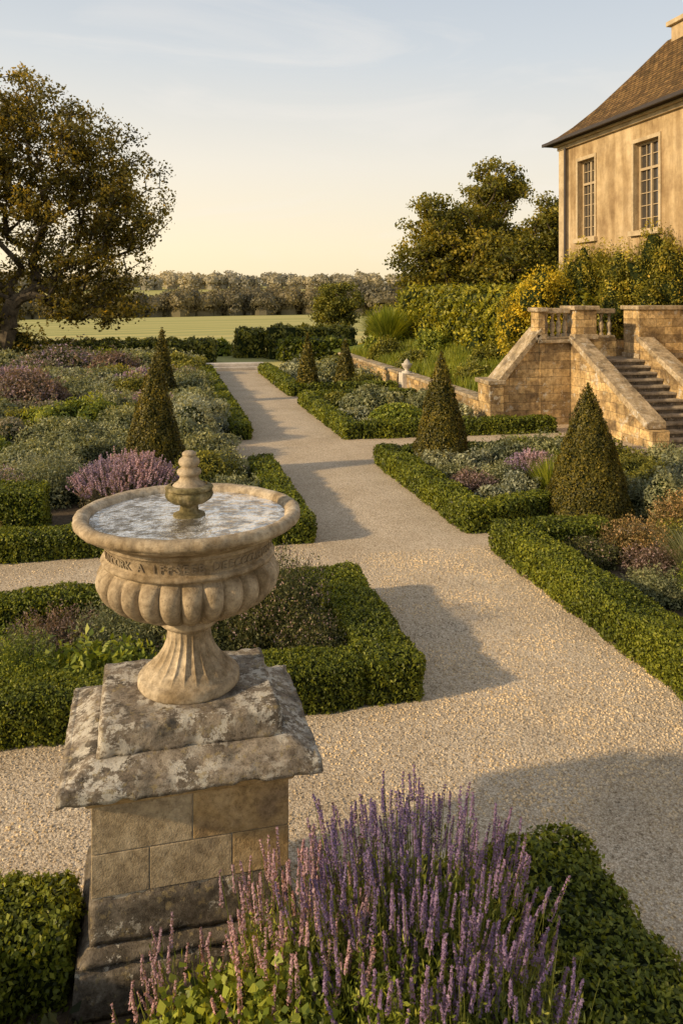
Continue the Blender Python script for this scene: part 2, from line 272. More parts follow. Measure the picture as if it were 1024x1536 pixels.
def hedge(name, segs, mat=BOX, h=0.33, w=0.42, z0=0.0, rr=0.07, cover=1.8, smin=0.011, und=0.012, kk=0.0019, jit=0.6):
    A = Acc()
    for sg in segs:
        (xa, ya), (xb, yb) = sg[0], sg[1]; ww = sg[2] if len(sg) > 2 else w; hh = sg[3] if len(sg) > 3 else h
        L = math.hypot(xb-xa, yb-ya); npiece = max(1, int(L/1.2))
        dx, dy = (xb-xa)/L, (yb-ya)/L
        def tow(p):
            return np.stack([xa+p[:, 0]*dx-p[:, 1]*dy, ya+p[:, 0]*dy+p[:, 1]*dx, p[:, 2]+z0], -1)
        lo = np.array([0.0, -ww/2, 0.0]); hi = np.array([L, ww/2, hh])
        e = 0.035
        c = [(lo[0]+e, lo[1]+e), (hi[0]-e, lo[1]+e), (hi[0]-e, hi[1]-e), (lo[0]+e, hi[1]-e)]
        b = tow(np.array([[x, y, 0.0] for x, y in c])); t = tow(np.array([[x, y, hh-e] for x, y in c]))
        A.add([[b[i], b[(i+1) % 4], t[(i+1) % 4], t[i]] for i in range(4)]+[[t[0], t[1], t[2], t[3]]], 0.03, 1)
        for i in range(npiece):
            l0, l1 = L*i/npiece, L*(i+1)/npiece
            mx, my = xa+dx*(l0+l1)/2, ya+dy*(l0+l1)/2
            s = lsize(mx, my, smin, kk); ll = l1-l0
            faces = [('top', ll*ww), ('l', ll*hh), ('r', ll*hh)]
            if i == 0: faces.append(('a', ww*hh))
            if i == npiece-1: faces.append(('b', ww*hh))
            for f, ar in faces:
                k = int(ar*cover/(1.1*s*s))
                u = rng.random((k, 2))
                if f == 'top': p = np.stack([l0+u[:, 0]*ll, lo[1]+u[:, 1]*ww, np.full(k, hh)], -1)
                elif f == 'l': p = np.stack([l0+u[:, 0]*ll, np.full(k, lo[1]), u[:, 1]*hh], -1)
                elif f == 'r': p = np.stack([l0+u[:, 0]*ll, np.full(k, hi[1]), u[:, 1]*hh], -1)
                elif f == 'a': p = np.stack([np.zeros(k), lo[1]+u[:, 0]*ww, u[:, 1]*hh], -1)
                else: p = np.stack([np.full(k, L), lo[1]+u[:, 0]*ww, u[:, 1]*hh], -1)
                l3 = np.array([rr, lo[1]+rr, -9.]); h3 = np.array([L-rr, hi[1]-rr, hh-rr])
                q = np.clip(p, l3, h3); n = unit(p-q+1e-6)
                p = q+n*rr
                W = tow(p)
                nn = np.stack([n[:, 0]*dx-n[:, 1]*dy, n[:, 0]*dy+n[:, 1]*dx, n[:, 2]], -1)
                off = und*(np.sin(W[:, 0]*7+W[:, 2]*5)+np.sin(W[:, 1]*6.3+W[:, 2]*9+1)+0.7*np.sin(W[:, 0]*17+W[:, 1]*19+W[:, 2]*23))
                clump = np.sin(W[:, 0]*61+W[:, 2]*37)*np.sin(W[:, 1]*57+W[:, 2]*43+1)
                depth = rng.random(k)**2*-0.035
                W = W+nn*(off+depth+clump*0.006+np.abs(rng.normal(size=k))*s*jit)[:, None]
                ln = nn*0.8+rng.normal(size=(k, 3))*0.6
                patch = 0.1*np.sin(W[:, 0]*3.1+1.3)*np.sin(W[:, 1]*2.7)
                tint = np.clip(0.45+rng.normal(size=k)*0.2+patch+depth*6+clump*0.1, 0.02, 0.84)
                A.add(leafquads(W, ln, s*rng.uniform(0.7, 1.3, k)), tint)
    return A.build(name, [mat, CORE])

def cone(name, x, y, h, r, z0=0, mat=YEW, cover=2.2):
    A = Acc(); s = lsize(x, y, 0.010, 0.0016)
    def prof(t): return r*(1-t)**0.82*np.minimum(1, 0.78+t*5)
    area = PI*r*math.hypot(r, h)*1.15; k = int(area*cover/(1.1*s*s))
    t = 1-np.sqrt(rng.random(k)); t = np.clip(t*1.02, 0, 1); a = rng.random(k)*2*PI
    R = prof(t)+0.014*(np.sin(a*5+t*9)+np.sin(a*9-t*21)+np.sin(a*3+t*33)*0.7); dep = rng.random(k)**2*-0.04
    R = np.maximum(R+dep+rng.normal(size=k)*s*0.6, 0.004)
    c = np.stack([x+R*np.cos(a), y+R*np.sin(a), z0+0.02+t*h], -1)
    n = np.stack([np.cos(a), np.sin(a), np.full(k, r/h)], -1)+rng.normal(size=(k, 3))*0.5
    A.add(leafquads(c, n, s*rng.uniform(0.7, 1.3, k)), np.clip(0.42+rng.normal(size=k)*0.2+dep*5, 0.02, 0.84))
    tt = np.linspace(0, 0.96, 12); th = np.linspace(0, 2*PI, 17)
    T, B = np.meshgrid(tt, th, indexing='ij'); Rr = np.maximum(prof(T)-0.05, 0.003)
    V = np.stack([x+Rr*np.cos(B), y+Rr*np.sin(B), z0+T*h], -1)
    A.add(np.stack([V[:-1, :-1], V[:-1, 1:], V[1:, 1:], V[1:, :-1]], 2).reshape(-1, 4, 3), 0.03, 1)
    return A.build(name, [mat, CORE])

def mound_into(A, x, y, z, r, h, s, cover=1.8, lump=0.13, flowers=0.0, ry=None, asp=0.5, spread=0.22, core=True, zmin=-0.1, cmi=1, ctint=0.03):
    ry = ry or r; f = lumpf(lump, 4.5)
    area = 2*PI*((r*ry)**1.6/3*1+2*(((r+ry)/2*h)**1.6)/3)**(1/1.6); k = int(area*cover/(2*asp*s*s))
    D = rng.normal(size=(k*2, 3)); D = unit(D); D = D[D[:, 2] > zmin][:k]; k = len(D)
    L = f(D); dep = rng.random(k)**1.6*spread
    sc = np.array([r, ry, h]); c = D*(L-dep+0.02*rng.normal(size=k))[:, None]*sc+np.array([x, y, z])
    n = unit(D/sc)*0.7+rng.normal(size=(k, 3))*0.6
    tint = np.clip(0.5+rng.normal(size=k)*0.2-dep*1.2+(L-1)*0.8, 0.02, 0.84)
    if flowers > 0:
        w = (rng.random(k) < flowers) & (dep < spread*0.5); tint[w] = rng.uniform(0.9, 1, w.sum())
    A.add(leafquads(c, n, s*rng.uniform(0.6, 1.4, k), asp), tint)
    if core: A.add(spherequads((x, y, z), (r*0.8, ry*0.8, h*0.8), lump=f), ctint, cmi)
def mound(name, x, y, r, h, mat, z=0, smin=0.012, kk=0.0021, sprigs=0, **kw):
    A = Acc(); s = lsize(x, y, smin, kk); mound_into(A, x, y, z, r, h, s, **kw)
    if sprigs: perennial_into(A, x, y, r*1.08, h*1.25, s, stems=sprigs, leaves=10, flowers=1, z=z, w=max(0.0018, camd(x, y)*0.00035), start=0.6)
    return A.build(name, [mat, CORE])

def perennial_into(A, x, y, r, h, s, stems=120, leaves=16, flowers=3, z=0, w=0.002, lean=0.9, leaf_asp=0.35, start=0.25):
    a = rng.random(stems)*2*PI; q = np.sqrt(rng.random(stems))
    tip = np.stack([x+r*q*np.cos(a)*lean, y+r*q*np.sin(a)*lean, z+h*rng.uniform(0.6, 1.05, stems)*(1-0.35*q*q)], -1)
    base = np.stack([x+r*0.45*q*np.cos(a), y+r*0.45*q*np.sin(a), np.full(stems, float(z))], -1)
    t = np.linspace(0, 1, 5)[None, :, None]; j = rng.normal(size=(stems, 1, 3))*0.06*h
    P = base[:, None]*(1-t)+tip[:, None]*t+j*np.sin(t*PI)
    R = np.linspace(1, 0.5, 5)[None]*w*np.ones((stems, 1)); A.add(tubes(P, R, 3), 0.25)
    def along(m, lo, hi, sp):
        u = rng.uniform(lo, hi, (stems, m)); i = u[..., None]
        c = base[:, None]*(1-i)+tip[:, None]*i+j*np.sin(i*PI); return (c+rng.normal(size=c.shape)*sp).reshape(-1, 3)
    c = along(leaves, start, 1.0, s*1.6)
    A.add(leafquads(c, rng.normal(size=c.shape)+np.array([0, 0, 0.6]), s*rng.uniform(0.6, 1.4, len(c)), leaf_asp), np.clip(0.45+rng.normal(size=len(c))*0.22, 0.02, 0.84))
    if flowers:
        c = along(flowers, 0.86, 1.02, s*0.8)
        A.add(leafquads(c, rng.normal(size=c.shape), s*rng.uniform(0.4, 0.8, len(c)), 0.7), rng.uniform(0.89, 1, len(c)))
def perennial(name, x, y, r, h, mat, smin=0.012, kk=0.002, base=True, **kw):
    A = Acc(); s = lsize(x, y, smin, kk)
    w = max(0.0018, camd(x, y)*0.00035)
    perennial_into(A, x, y, r, h, s, w=w, **kw)
    if base: mound_into(A, x, y, 0, r*0.85, h*0.5, s, cover=1.1, spread=0.35)
    return A.build(name, [mat, CORE])
def grassclump(name, x, y, r, h, mat, n=500, z=0, w=0.004, droop=0.5):
    A = Acc(); a = rng.random(n)*2*PI; q = np.sqrt(rng.random(n))
    b = np.stack([x+r*.35*q*np.cos(a), y+r*.35*q*np.sin(a), np.full(n, float(z))], -1)
    hh = h*rng.uniform(0.6, 1.05, n); t = np.linspace(0, 1, 6)
    ox = r*q*rng.uniform(.6, 1.1, n)
    P = np.zeros((n, 6, 3)); P[:, :, 0] = b[:, 0:1]+np.cos(a)[:, None]*ox[:, None]*t**1.8; P[:, :, 1] = b[:, 1:2]+np.sin(a)[:, None]*ox[:, None]*t**1.8
    P[:, :, 2] = z+hh[:, None]*(t*(1+droop*0.5)-droop*0.5*q[:, None]*t**3)
    w = max(w, camd(x, y)*0.0005); side = np.stack([-np.sin(a), np.cos(a), np.zeros(n)], -1)[:, None]*(w*(1-t**2*0.9))[None, :, None]
    Lf, Rt = P-side, P+side
    A.add(np.stack([Lf[:, :-1], Rt[:, :-1], Rt[:, 1:], Lf[:, 1:]], 2).reshape(-1, 4, 3), np.repeat(np.clip(0.5+rng.normal(size=n)*0.2, 0.05, 0.84), 5))
    return A.build(name, [mat, CORE])

def meshobj(name, V, F, mat, smooth=False, parent=None, bevel=0):
    me = bpy.data.meshes.new(name); me.from_pydata([tuple(v) for v in V], [], F); me.update()
    if smooth: me.polygons.foreach_set('use_smooth', [True]*len(me.polygons))
    me.materials.append(mat); ob = bpy.data.objects.new(name, me); scene.collection.objects.link(ob)
    if parent: ob.parent = parent
    if bevel:
        b = ob.modifiers.new('b', 'BEVEL'); b.width = bevel; b.segments = 2; b.limit_method = 'ANGLE'
    return ob
def boxo(name, x0, x1, y0, y1, z0, z1, mat, parent=None, bevel=0.0, top=None):
    if top: tx0, tx1, ty0, ty1 = top
    else: tx0, tx1, ty0, ty1 = x0, x1, y0, y1
    V = [(x0, y0, z0), (x1, y0, z0), (x1, y1, z0), (x0, y1, z0), (tx0, ty0, z1), (tx1, ty0, z1), (tx1, ty1, z1), (tx0, ty1, z1)]
    F = [(3, 2, 1, 0), (4, 5, 6, 7), (0, 1, 5, 4), (1, 2, 6, 5), (2, 3, 7, 6), (3, 0, 4, 7)]
    return meshobj(name, V, F, mat, parent=parent, bevel=bevel)
def rough(ob, step, amp, freq=6, bev=0.012, chip=0.0, smooth=False):
    """weather a block: small bevel, even fine grid, noise displacement, chipped arrises"""
    me = ob.data; bm = bmesh.new(); bm.from_mesh(me)
    bmesh.ops.bevel(bm, geom=bm.edges[:], offset=bev, segments=2, affect='EDGES')
    bm.edges.ensure_lookup_table()
    for _ in range(6):
        es = [e for e in bm.edges if e.calc_length() > step]
        if not es: break
        bmesh.ops.subdivide_edges(bm, edges=es, cuts=1, use_grid_fill=True)
    xs_ = [v.co.x for v in bm.verts]; ys_ = [v.co.y for v in bm.verts]; zs_ = [v.co.z for v in bm.verts]
    hx, hy = max(xs_), max(ys_); z1 = max(zs_); z0 = min(zs_)
    for v in bm.verts:
        n = mnoise.noise_vector(v.co*freq)+mnoise.noise_vector(v.co*freq*3.3)*0.5+mnoise.noise_vector(v.co*freq*9)*0.25
        c = v.co.copy(); v.co += n*amp
        if chip > 0:
            ex = max(0, 1-(hx-abs(c.x))/0.03); ey = max(0, 1-(hy-abs(c.y))/0.03); ez = max(0, 1-min(z1-c.z, c.z-z0)/0.03)
            k = sorted([ex, ey, ez])[1]
            m = max(0, mnoise.noise(c*17)+0.15)*max(0, mnoise.noise(c*5)+0.5)
            v.co -= Vector((math.copysign(ex, c.x), math.copysign(ey, c.y), ez if c.z > (z0+z1)/2 else -ez))*k*m*chip
    bm.to_mesh(me); bm.free(); me.polygons.foreach_set('use_smooth', [smooth]*len(me.polygons)); return ob
def prism(name, poly, axis, a, b, mat, parent=None, bevel=0):
    n = len(poly); V = []
    for c in (a, b):
        for p, q in poly: V.append((c, p, q) if axis == 'x' else (p, c, q))
    F = [tuple(range(n))[::-1], tuple(range(n, 2*n))]+[(i, (i+1) % n, n+(i+1) % n, n+i) for i in range(n)]
    ob = meshobj(name, V, F, mat, parent=parent)
    bm = bmesh.new(); bm.from_mesh(ob.data); bmesh.ops.recalc_face_normals(bm, faces=bm.faces); bm.to_mesh(ob.data); bm.free()
    if bevel:
        bb = ob.modifiers.new('b', 'BEVEL'); bb.width = bevel; bb.segments = 2
    return ob
def lathe(name, prof, segs, mat, parent=None, mod=None, loc=(0, 0, 0)):
    V = []; F = []; n = len(prof)
    for z, r in prof:
        for j in range(segs):
            a = 2*PI*j/segs; rr = mod(z, r, a) if mod else r
            V.append((rr*math.cos(a), rr*math.sin(a), z))
    for i in range(n-1):
        for j in range(segs):
            k = (j+1) % segs; F.append((i*segs+j, i*segs+k, (i+1)*segs+k, (i+1)*segs+j))
    ob = meshobj(name, V, F, mat, smooth=True, parent=parent); ob.location = loc; return ob
def empty(name, loc=(0, 0, 0), rot=0):
    e = bpy.data.objects.new(name, None); scene.collection.objects.link(e); e.location = loc; e.rotation_euler = (0, 0, rot); return e

# ------------------------------------------------------------------ ground
def terr(x, y):
    z = 0.0
    if y > 50: z = -9.5*min(1, (y-50)/420.0)
    if y > 560: z += 26*min(1, (y-560)/450.0)**1.3
    if y > 50: z += 1.2*math.sin(x*0.012)*min(1, (y-50)/200)
    return z
xs = sorted(set(list(np.linspace(-3000, 3000, 31))+list(np.linspace(-400, 500, 46))+list(np.linspace(-60, 60, 13))))
ys = list(np.linspace(-200, 50, 11))+list(np.linspace(70, 600, 28))+list(np.linspace(650, 1200, 12))+[1800, 2600, 4000, 7000]
V = [(x, y, terr(x, y)) for y in ys for x in xs]; nx = len(xs)
F = [(j*nx+i, j*nx+i+1, (j+1)*nx+i+1, (j+1)*nx+i) for j in range(len(ys)-1) for i in range(nx-1)]
meshobj('ground', V, F, FIELD, smooth=True)
def sheet(name, pts, z, mat):
    return meshobj(name, [(x, y, z) for x, y in pts], [tuple(range(len(pts)))], mat)
sheet('gravel_path', [(-22, -8), (13, -8), (13, 33), (-22, 33)], 0.004, GRAVEL)
def bed(pts): return sheet('soil_bed', pts, 0.012, SOIL)
bed([(-5, 5.65), (1.8, 5.65), (1.8, 7.75), (-5, 7.75)])
bed([(-12, 9.6), (1.75, 9.6), (1.75, 13.6), (1.0, 13.6), (0.8, 16.4), (-12, 16.4)])
bed([(-21, 16.45), (1.75, 16.6), (1.75, 31), (-21, 31)])
bed([(-1.2, 0.3), (2.0, 0.3), (2.0, 3.7), (-1.2, 3.7)])
bed([(3.8, 2), (12, 2), (12, 8.75), (3.8, 8.75)])
bed([(3.9, 9.45), (5.2, 9.95), (9.2, 8.9), (9.2, 12.6), (7.6, 13.75), (3.8, 13.75)])
bed([(3.75, 16.2), (7.25, 16.2), (7.25, 22), (3.75, 22)])
bed([(3.75, 23.4), (7.25, 23.4), (7.25, 31), (3.75, 31)])
sheet('red_earth_bed', [(-7, 13.7), (-2.0, 13.7), (-2.0, 15.6), (-7, 15.6)], 0.02, REDSOIL)
sheet('paving', [(8.6, 12.2), (13, 12.2), (13, 14.2), (8.6, 14.2)], 0.02, PAVE)
A = Acc()
def pebbles(n, x0, x1, y0, y1):
    s = rng.uniform(0.0035, 0.0085, n); c = np.stack([rng.uniform(x0, x1, n), rng.uniform(y0, y1, n), 0.004+s*0.3], -1)
    B = np.array([[-1, -1], [1, -1], [1, 1], [-1, 1]])*1.0; an = rng.random(n)*6.28; ca, sa = np.cos(an), np.sin(an)
    el = rng.uniform(0.6, 1.0, n)
    def pt(i, f, zz):
        u = B[i, 0]*f*s; v = B[i, 1]*f*s*el; return c+np.stack([u*ca-v*sa, u*sa+v*ca, zz*s], -1)
    lo = [pt(i, 0.95, -0.4) for i in range(4)]; hi = [pt(i, 0.6, 0.55) for i in range(4)]
    ti = np.clip(rng.normal(0.45, 0.22, n), 0.02, 0.84)
    for i in range(4): A.add(np.stack([lo[i], lo[(i+1) % 4], hi[(i+1) % 4], hi[i]], 1), ti)
    A.add(np.stack(hi, 1), ti)
pebbles(14000, 1.98, 3.85, 3.0, 9.0); pebbles(8000, -2.2, 3.7, 3.95, 5.6); pebbles(3000, -2.5, 1.9, 7.8, 9.5)
A.build('loose_pebbles', [PEBB])

# ------------------------------------------------------------------ box hedges
hedge('box_hedge', [((-4.5, 5.82), (1.45, 5.82), 0.42), ((1.66, 5.62), (1.66, 7.75), 0.44), ((-4.5, 7.6), (1.5, 7.6), 0.34)])
hedge('box_hedge', [((-7, 9.72), (1.4, 9.72), 0.42, 0.3), ((1.6, 9.5), (1.6, 13.5), 0.42, 0.3), ((-3.4, 10.9), (-1.45, 10.9), 0.6, 0.55)])
hedge('box_hedge', [((1.6, 16.6), (1.6, 22.4), 0.38), ((1.6, 22.7), (1.6, 31), 0.38)])
hedge('box_hedge', [((1.78, 0.4), (1.78, 3.62), 0.46, 0.36), ((0.8, 3.42), (1.6, 3.42), 0.38, 0.33)], smin=0.0135, jit=1.0, und=0.016)
hedge('box_hedge', [((-1.9, 3.7), (-0.37, 3.7), 0.42, 0.36), ((-0.95, 0.6), (-0.95, 3.5), 0.62, 0.34)], smin=0.0135, jit=1.0, und=0.016)
hedge('box_hedge', [((3.98, 3.2), (3.98, 8.82), 0.42, 0.36), ((4.2, 8.62), (5.15, 8.62), 0.42, 0.34)])
hedge('box_hedge', [((3.92, 9.45), (3.9, 13.8), 0.4, 0.34), ((4.1, 9.62), (5.2, 10.1), 0.36, 0.34), ((4.1, 13.62), (7.4, 13.62), 0.34, 0.3)])
hedge('box_hedge', [((3.88, 16.2), (3.88, 21.9), 0.36), ((4.1, 16.35), (8.4, 16.2), 0.36), ((4.1, 21.7), (7.0, 21.7), 0.36)])
hedge('box_hedge', [((3.9, 23.5), (3.9, 31), 0.4), ((4.1, 23.65), (7.0, 23.65), 0.4)])
hedge('garden_hedge', [((-22, 36.5), (2.3, 36.5), 1.0, 0.95)], mat=OLIVE, kk=0.0025, und=0.05, rr=0.2)
hedge('clipped_hedge', [((5.3, 36.5), (8.4, 36.5), 1.3, 0.95)], kk=0.0025, und=0.03, rr=0.15)
hedge('clipped_hedge', [((3.5, 39), (4.8, 39), 1.2, 1.3)], mat=OLIVE, kk=0.0025, und=0.06, rr=0.3)
hedge('clipped_hedge', [((4.9, 38), (6.2, 38), 1.3, 1.5)], mat=OLIVE, kk=0.0025, und=0.05, rr=0.45)
hedge('clipped_hedge', [((6.4, 42), (10, 42), 1.5, 1.25)], mat=OLIVE, kk=0.0025, und=0.06, rr=0.3)

# ------------------------------------------------------------------ yew cones
for x, y, h, r in [(5.6, 9.8, 1.80, 0.61), (4.75, 13.25, 2.0, 0.53), (-0.12, 13.3, 2.0, 0.56), (0.0, 22.5, 2.1, 0.43), (4.3, 23.9, 1.85, 0.38), (5.8, 25.3, 1.6, 0.39)]:
    cone('yew_cone', x, y, h, r)

# ------------------------------------------------------------------ planting
T = {'sage': SAGE, 'grey': GREY, 'olive': OLIVE, 'green': GREEN, 'purple': PURP, 'plum': PLUM, 'rust': RUST}
def sh(kind, x, y, r, h, **kw):
    return mound(kind+'_shrub', x, y, r, h, T[kind], **kw)
perennial('dark_flowering_perennial', 0.95, 6.75, 0.55, 0.92, DARKP, stems=280, leaves=26, flowers=3)
perennial('dark_flowering_perennial', 1.15, 6.3, 0.35, 0.5, DARKP, stems=160, leaves=24, flowers=2)
perennial('dark_flowering_perennial', 0.5, 6.6, 0.5, 0.68, DARKP, stems=220, leaves=24, flowers=3)
perennial('dark_flowering_perennial', 0.2, 7.05, 0.45, 0.55, DARKP, stems=200, leaves=20, flowers=3)
perennial('silver_perennial', -0.35, 6.9, 0.5, 0.5, SAGE, stems=200, leaves=22, flowers=0)
perennial('plum_perennial', -0.85, 7.1, 0.5, 0.36, PLUM, stems=200, leaves=18, flowers=2)
perennial('silver_perennial', -1.1, 6.7, 0.4, 0.34, SAGE, stems=160, leaves=18, flowers=0)
perennial('green_perennial', -1.1, 6.25, 0.40, 0.60, GREEN, stems=260, leaves=28, flowers=0)
perennial('leafy_perennial', -0.66, 6.2, 0.36, 0.46, GREEN, stems=90, leaves=11, flowers=0, smin=0.034, leaf_asp=0.45)
perennial('leafy_perennial', -0.28, 6.25, 0.32, 0.40, GREEN, stems=90, leaves=11, flowers=0, smin=0.03, leaf_asp=0.45)
perennial('dark_flowering_perennial', 0.15, 6.3, 0.3, 0.42, DARKP, stems=120, leaves=20, flowers=1)
def lavbush(name, x, y, r, h, mat, n=420, spike=0.13, foliage=14, z=0.0, upright=0.3, petal=0.010, ph=6, flow=1.0, droop=0.42, fo_h=0.5):
    A = Acc(); a = rng.random(n)*2*PI; q = np.sqrt(rng.random(n))
    d = camd(x, y); pet = max(petal, d*0.0016)
    tip = np.stack([x+r*q*np.cos(a), y+r*q*np.sin(a), z+h*(1-droop*q**2.2)*rng.uniform(0.76, 1.05, n)], -1)
    base = np.stack([x+r*upright*q*np.cos(a), y+r*upright*q*np.sin(a), np.full(n, float(z))], -1)
    dirv = unit(tip-base); tip2 = tip+rng.normal(size=tip.shape)*0.03
    t = np.linspace(0, 1, 6)[None, :, None]; bow = np.stack([np.cos(a), np.sin(a), np.zeros(n)], -1)[:, None]*(r*0.10)
    P = base[:, None]*(1-t)+tip2[:, None]*t+bow*np.sin(t*PI)*q[:, None, None]
    w = max(0.0016, d*0.0003)
    A.add(tubes(P, np.full((n, 6), w), 3), np.repeat(np.clip(0.55+rng.normal(size=n)*0.15, 0.1, 0.8), 15))
    sel = rng.random(n) < flow; m_ = int(sel.sum())
    E = P[sel, -1]; ax = unit(P[sel, -1]-P[sel, -2]+rng.normal(size=(m_, 3))*0.012)
    nw = max(4, int(spike/(pet*1.25)))
    sl = spike*rng.uniform(0.5, 1.25, m_); fat = rng.uniform(0.7, 1.1, m_)
    for i in range(nw):
        f = i/(nw-1); cc = E-ax*(sl*(1-f))[:, None]
        rad = pet*(0.95-0.55*f)*fat
        for j in range(ph):
            an = rng.random(m_)*2*PI
            e1 = unit(np.cross(ax, np.array([0.3, 0.2, 1.0])+0*ax)); e2 = np.cross(ax, e1)
            o = e1*np.cos(an)[:, None]+e2*np.sin(an)[:, None]
            c = cc+o*rad[:, None]+ax*(rng.normal(size=m_)*pet*0.15)[:, None]
            A.add(leafquads(c, o+ax*0.5+rng.normal(size=o.shape)*0.4, pet*rng.uniform(0.45, 0.9, m_), 0.6), rng.uniform(0.875, 1.0, m_))
    if foliage:
        m = foliage; u = rng.uniform(0.05, 0.82, (n, m))[..., None]
        c = base[:, None]*(1-u)+tip2[:, None]*u+bow*np.sin(u*PI)*q[:, None, None]+rng.normal(size=(n, m, 3))*0.014
        c = c.reshape(-1, 3); nn = np.repeat(dirv, m, 0)
        k = len(c); s = max(0.018, d*0.003)*rng.uniform(.6, 1.4, k)
        tdir = unit(nn+rng.normal(size=(k, 3))*0.4); side = unit(np.cross(tdir, rng.normal(size=(k, 3))))*(s*0.16)[:, None]
        A.add(np.stack([c, c+tdir*s[:, None]*.8+side, c+tdir*s[:, None]*1.7, c+tdir*s[:, None]*.8-side], 1), np.clip(0.5+rng.normal(size=k)*0.22, 0.03, 0.84))
        mound_into(A, x, y, z, r*0.75, h*fo_h, max(0.012, d*0.002), cover=1.2, spread=0.4)
    return A.build(name, [mat, CORE])
lavbush('lavender_bush', -0.5, 11.8, 0.80, 0.74, PURP, n=760, spike=0.12)
perennial('silver_perennial', -1.6, 12.3, 0.7, 0.66, SAGE, stems=300, leaves=20, flowers=0)
perennial('silver_perennial', -2.4, 12.0, 0.7, 0.64, PURP, stems=300, leaves=16, flowers=3)
perennial('silver_perennial', -1.9, 13.1, 0.8, 0.6, GREY, stems=260, leaves=20, flowers=0)
perennial('silver_perennial', -3.3, 12.6, 0.8, 0.5, SAGE, stems=260, leaves=20, flowers=0)
sh('olive', 0.35, 11.4, 0.5, 0.45, sprigs=60); sh('olive', 0.65, 12.5, 0.55, 0.55, sprigs=60); sh('sage', 1.0, 11.5, 0.42, 0.42, sprigs=50); sh('olive', 1.05, 10.6, 0.4, 0.35, sprigs=50)
sh('sage', 0.95, 12.9, 0.45, 0.5, sprigs=60); sh('olive', 0.2, 10.6, 0.5, 0.4, sprigs=60); sh('sage', -0.5, 10.5, 0.5, 0.3, sprigs=60)
perennial('rusty_perennial', -2.1, 10.15, 0.3, 0.42, RUST, stems=90, leaves=10, flowers=2)
sh('green', -1.75, 17.7, 1.08, 0.86, ry=0.8); sh('olive', -2.7, 17.9, 0.7, 0.6)
sh('plum', -3.2, 21.3, 0.95, 1.0, sprigs=120, flowers=0.25); sh('plum', -4.6, 22.2, 0.8, 0.85, sprigs=100, flowers=0.25)
sh('purple', -3.6, 30.5, 1.7, 1.05, ry=1.0, sprigs=120, flowers=0.4); sh('plum', -1.7, 29.6, 1.1, 0.9, sprigs=100, flowers=0.3)
lavbush('lavender_bush', -0.3, 19.6, 0.8, 0.7, PURP, n=260, spike=0.14); lavbush('lavender_bush', -4.4, 26.0, 1.1, 0.85, PURP, n=260, spike=0.18); lavbush('lavender_bush', -0.6, 25.6, 0.9, 0.75, PURP, n=240, spike=0.16)
sh('green', -3.6, 16.9, 0.6, 0.3); sh('olive', -4.4, 18.2, 0.7, 0.6)
fixed = [(-1.75, 17.7), (-3.2, 21.3), (-3.6, 30.5), (-2.7, 17.9), (-4.6, 22.2), (-1.7, 29.6), (-0.3, 19.6), (-4.4, 26.0), (-0.6, 25.6)]
kinds = ['sage', 'sage', 'grey', 'olive', 'grey', 'sage', 'grey', 'green', 'purple', 'olive', 'sage']
r0 = np.random.default_rng(5)
for yy in list(np.arange(14.3, 16.6, 1.0))+list(np.arange(17.3, 35, 1.15)):
    x = 1.05 if yy > 16.6 else 0.7
    while x > 1.8-yy*0.66-2.2:
        rr_ = r0.uniform(0.42, 0.80)*(1+0.012*yy)
        px, py = x-rr_*0.4, yy+r0.uniform(-0.35, 0.35)
        inred = yy < 16 and px < -2.0
        if all(math.hypot(px-a, py-b) > 0.95 for a, b in fixed) and not (inred and r0.random() < 0.75):
            k = kinds[r0.integers(len(kinds))]
            sh(k, px, py, rr_, r0.uniform(0.34, 0.78)*(0.7 if inred else 1), lump=0.15, cover=1.5, kk=0.0020, sprigs=50 if yy < 27 else 25)
        x -= rr_*1.35
sh('grey', 0.75, 17.3, .5, .5, sprigs=60); sh('sage', 1.0, 18.2, .4, .42, sprigs=60)
perennial('rusty_perennial', 5.25, 8.15, 0.45, 0.5, RUST, stems=220, leaves=18, flowers=3, smin=0.016)
perennial('rusty_perennial', 5.9, 8.2, 0.4, 0.42, OLIVE, stems=160, leaves=16, flowers=2)
perennial('plum_perennial', 5.15, 7.6, 0.4, 0.34, PLUM, stems=180, leaves=16, flowers=3)
perennial('rusty_perennial', 6.3, 8.7, 0.5, 0.6, RUST, stems=220, leaves=16, flowers=4)
grassclump('ornamental_grass', 5.45, 7.3, 0.5, 0.5, SAGE, n=900)
perennial('green_perennial', 5.25, 6.7, 0.5, 0.5, GREEN, stems=260, leaves=22, flowers=0)
perennial('silver_perennial', 4.75, 7.0, 0.4, 0.32, SAGE, stems=200, leaves=20, flowers=0)
perennial('green_perennial', 4.9, 6.0, 0.5, 0.4, SAGE, stems=260, leaves=22, flowers=0)
perennial('silver_perennial', 4.65, 8.1, 0.38, 0.3, DARKP, stems=200, leaves=20, flowers=1)
perennial('plum_perennial', 6.6, 7.6, 0.5, 0.5, PLUM, stems=220, leaves=18, flowers=3)
sh('olive', 6.3, 7.2, 0.5, 0.5, sprigs=60); sh('sage', 5.9, 6.2, 0.6, 0.5, sprigs=60)
sh('green', 7.0, 8.4, 0.6, 0.55, sprigs=60)
for x, y, r, h, k in [(6.6, 9.6, .5, .5, 'sage'), (7.3, 9.9, .6, .6, 'grey'), (7.0, 10.8, .55, .55, 'olive'), (8.0, 10.6, .6, .6, 'sage'), (8.2, 11.6, .55, .5, 'sage'), (7.2, 11.9, .6, .55, 'olive'),
                      (7.9, 9.3, .6, .6, 'olive'), (8.9, 10, .6, .6, 'sage'), (6.4, 12.6, .6, .55, 'sage'), (7.3, 12.9, .55, .5, 'olive'), (8.9, 11, .5, .5, 'olive')]:
    sh(k, x, y, r, h, lump=0.18, sprigs=90)
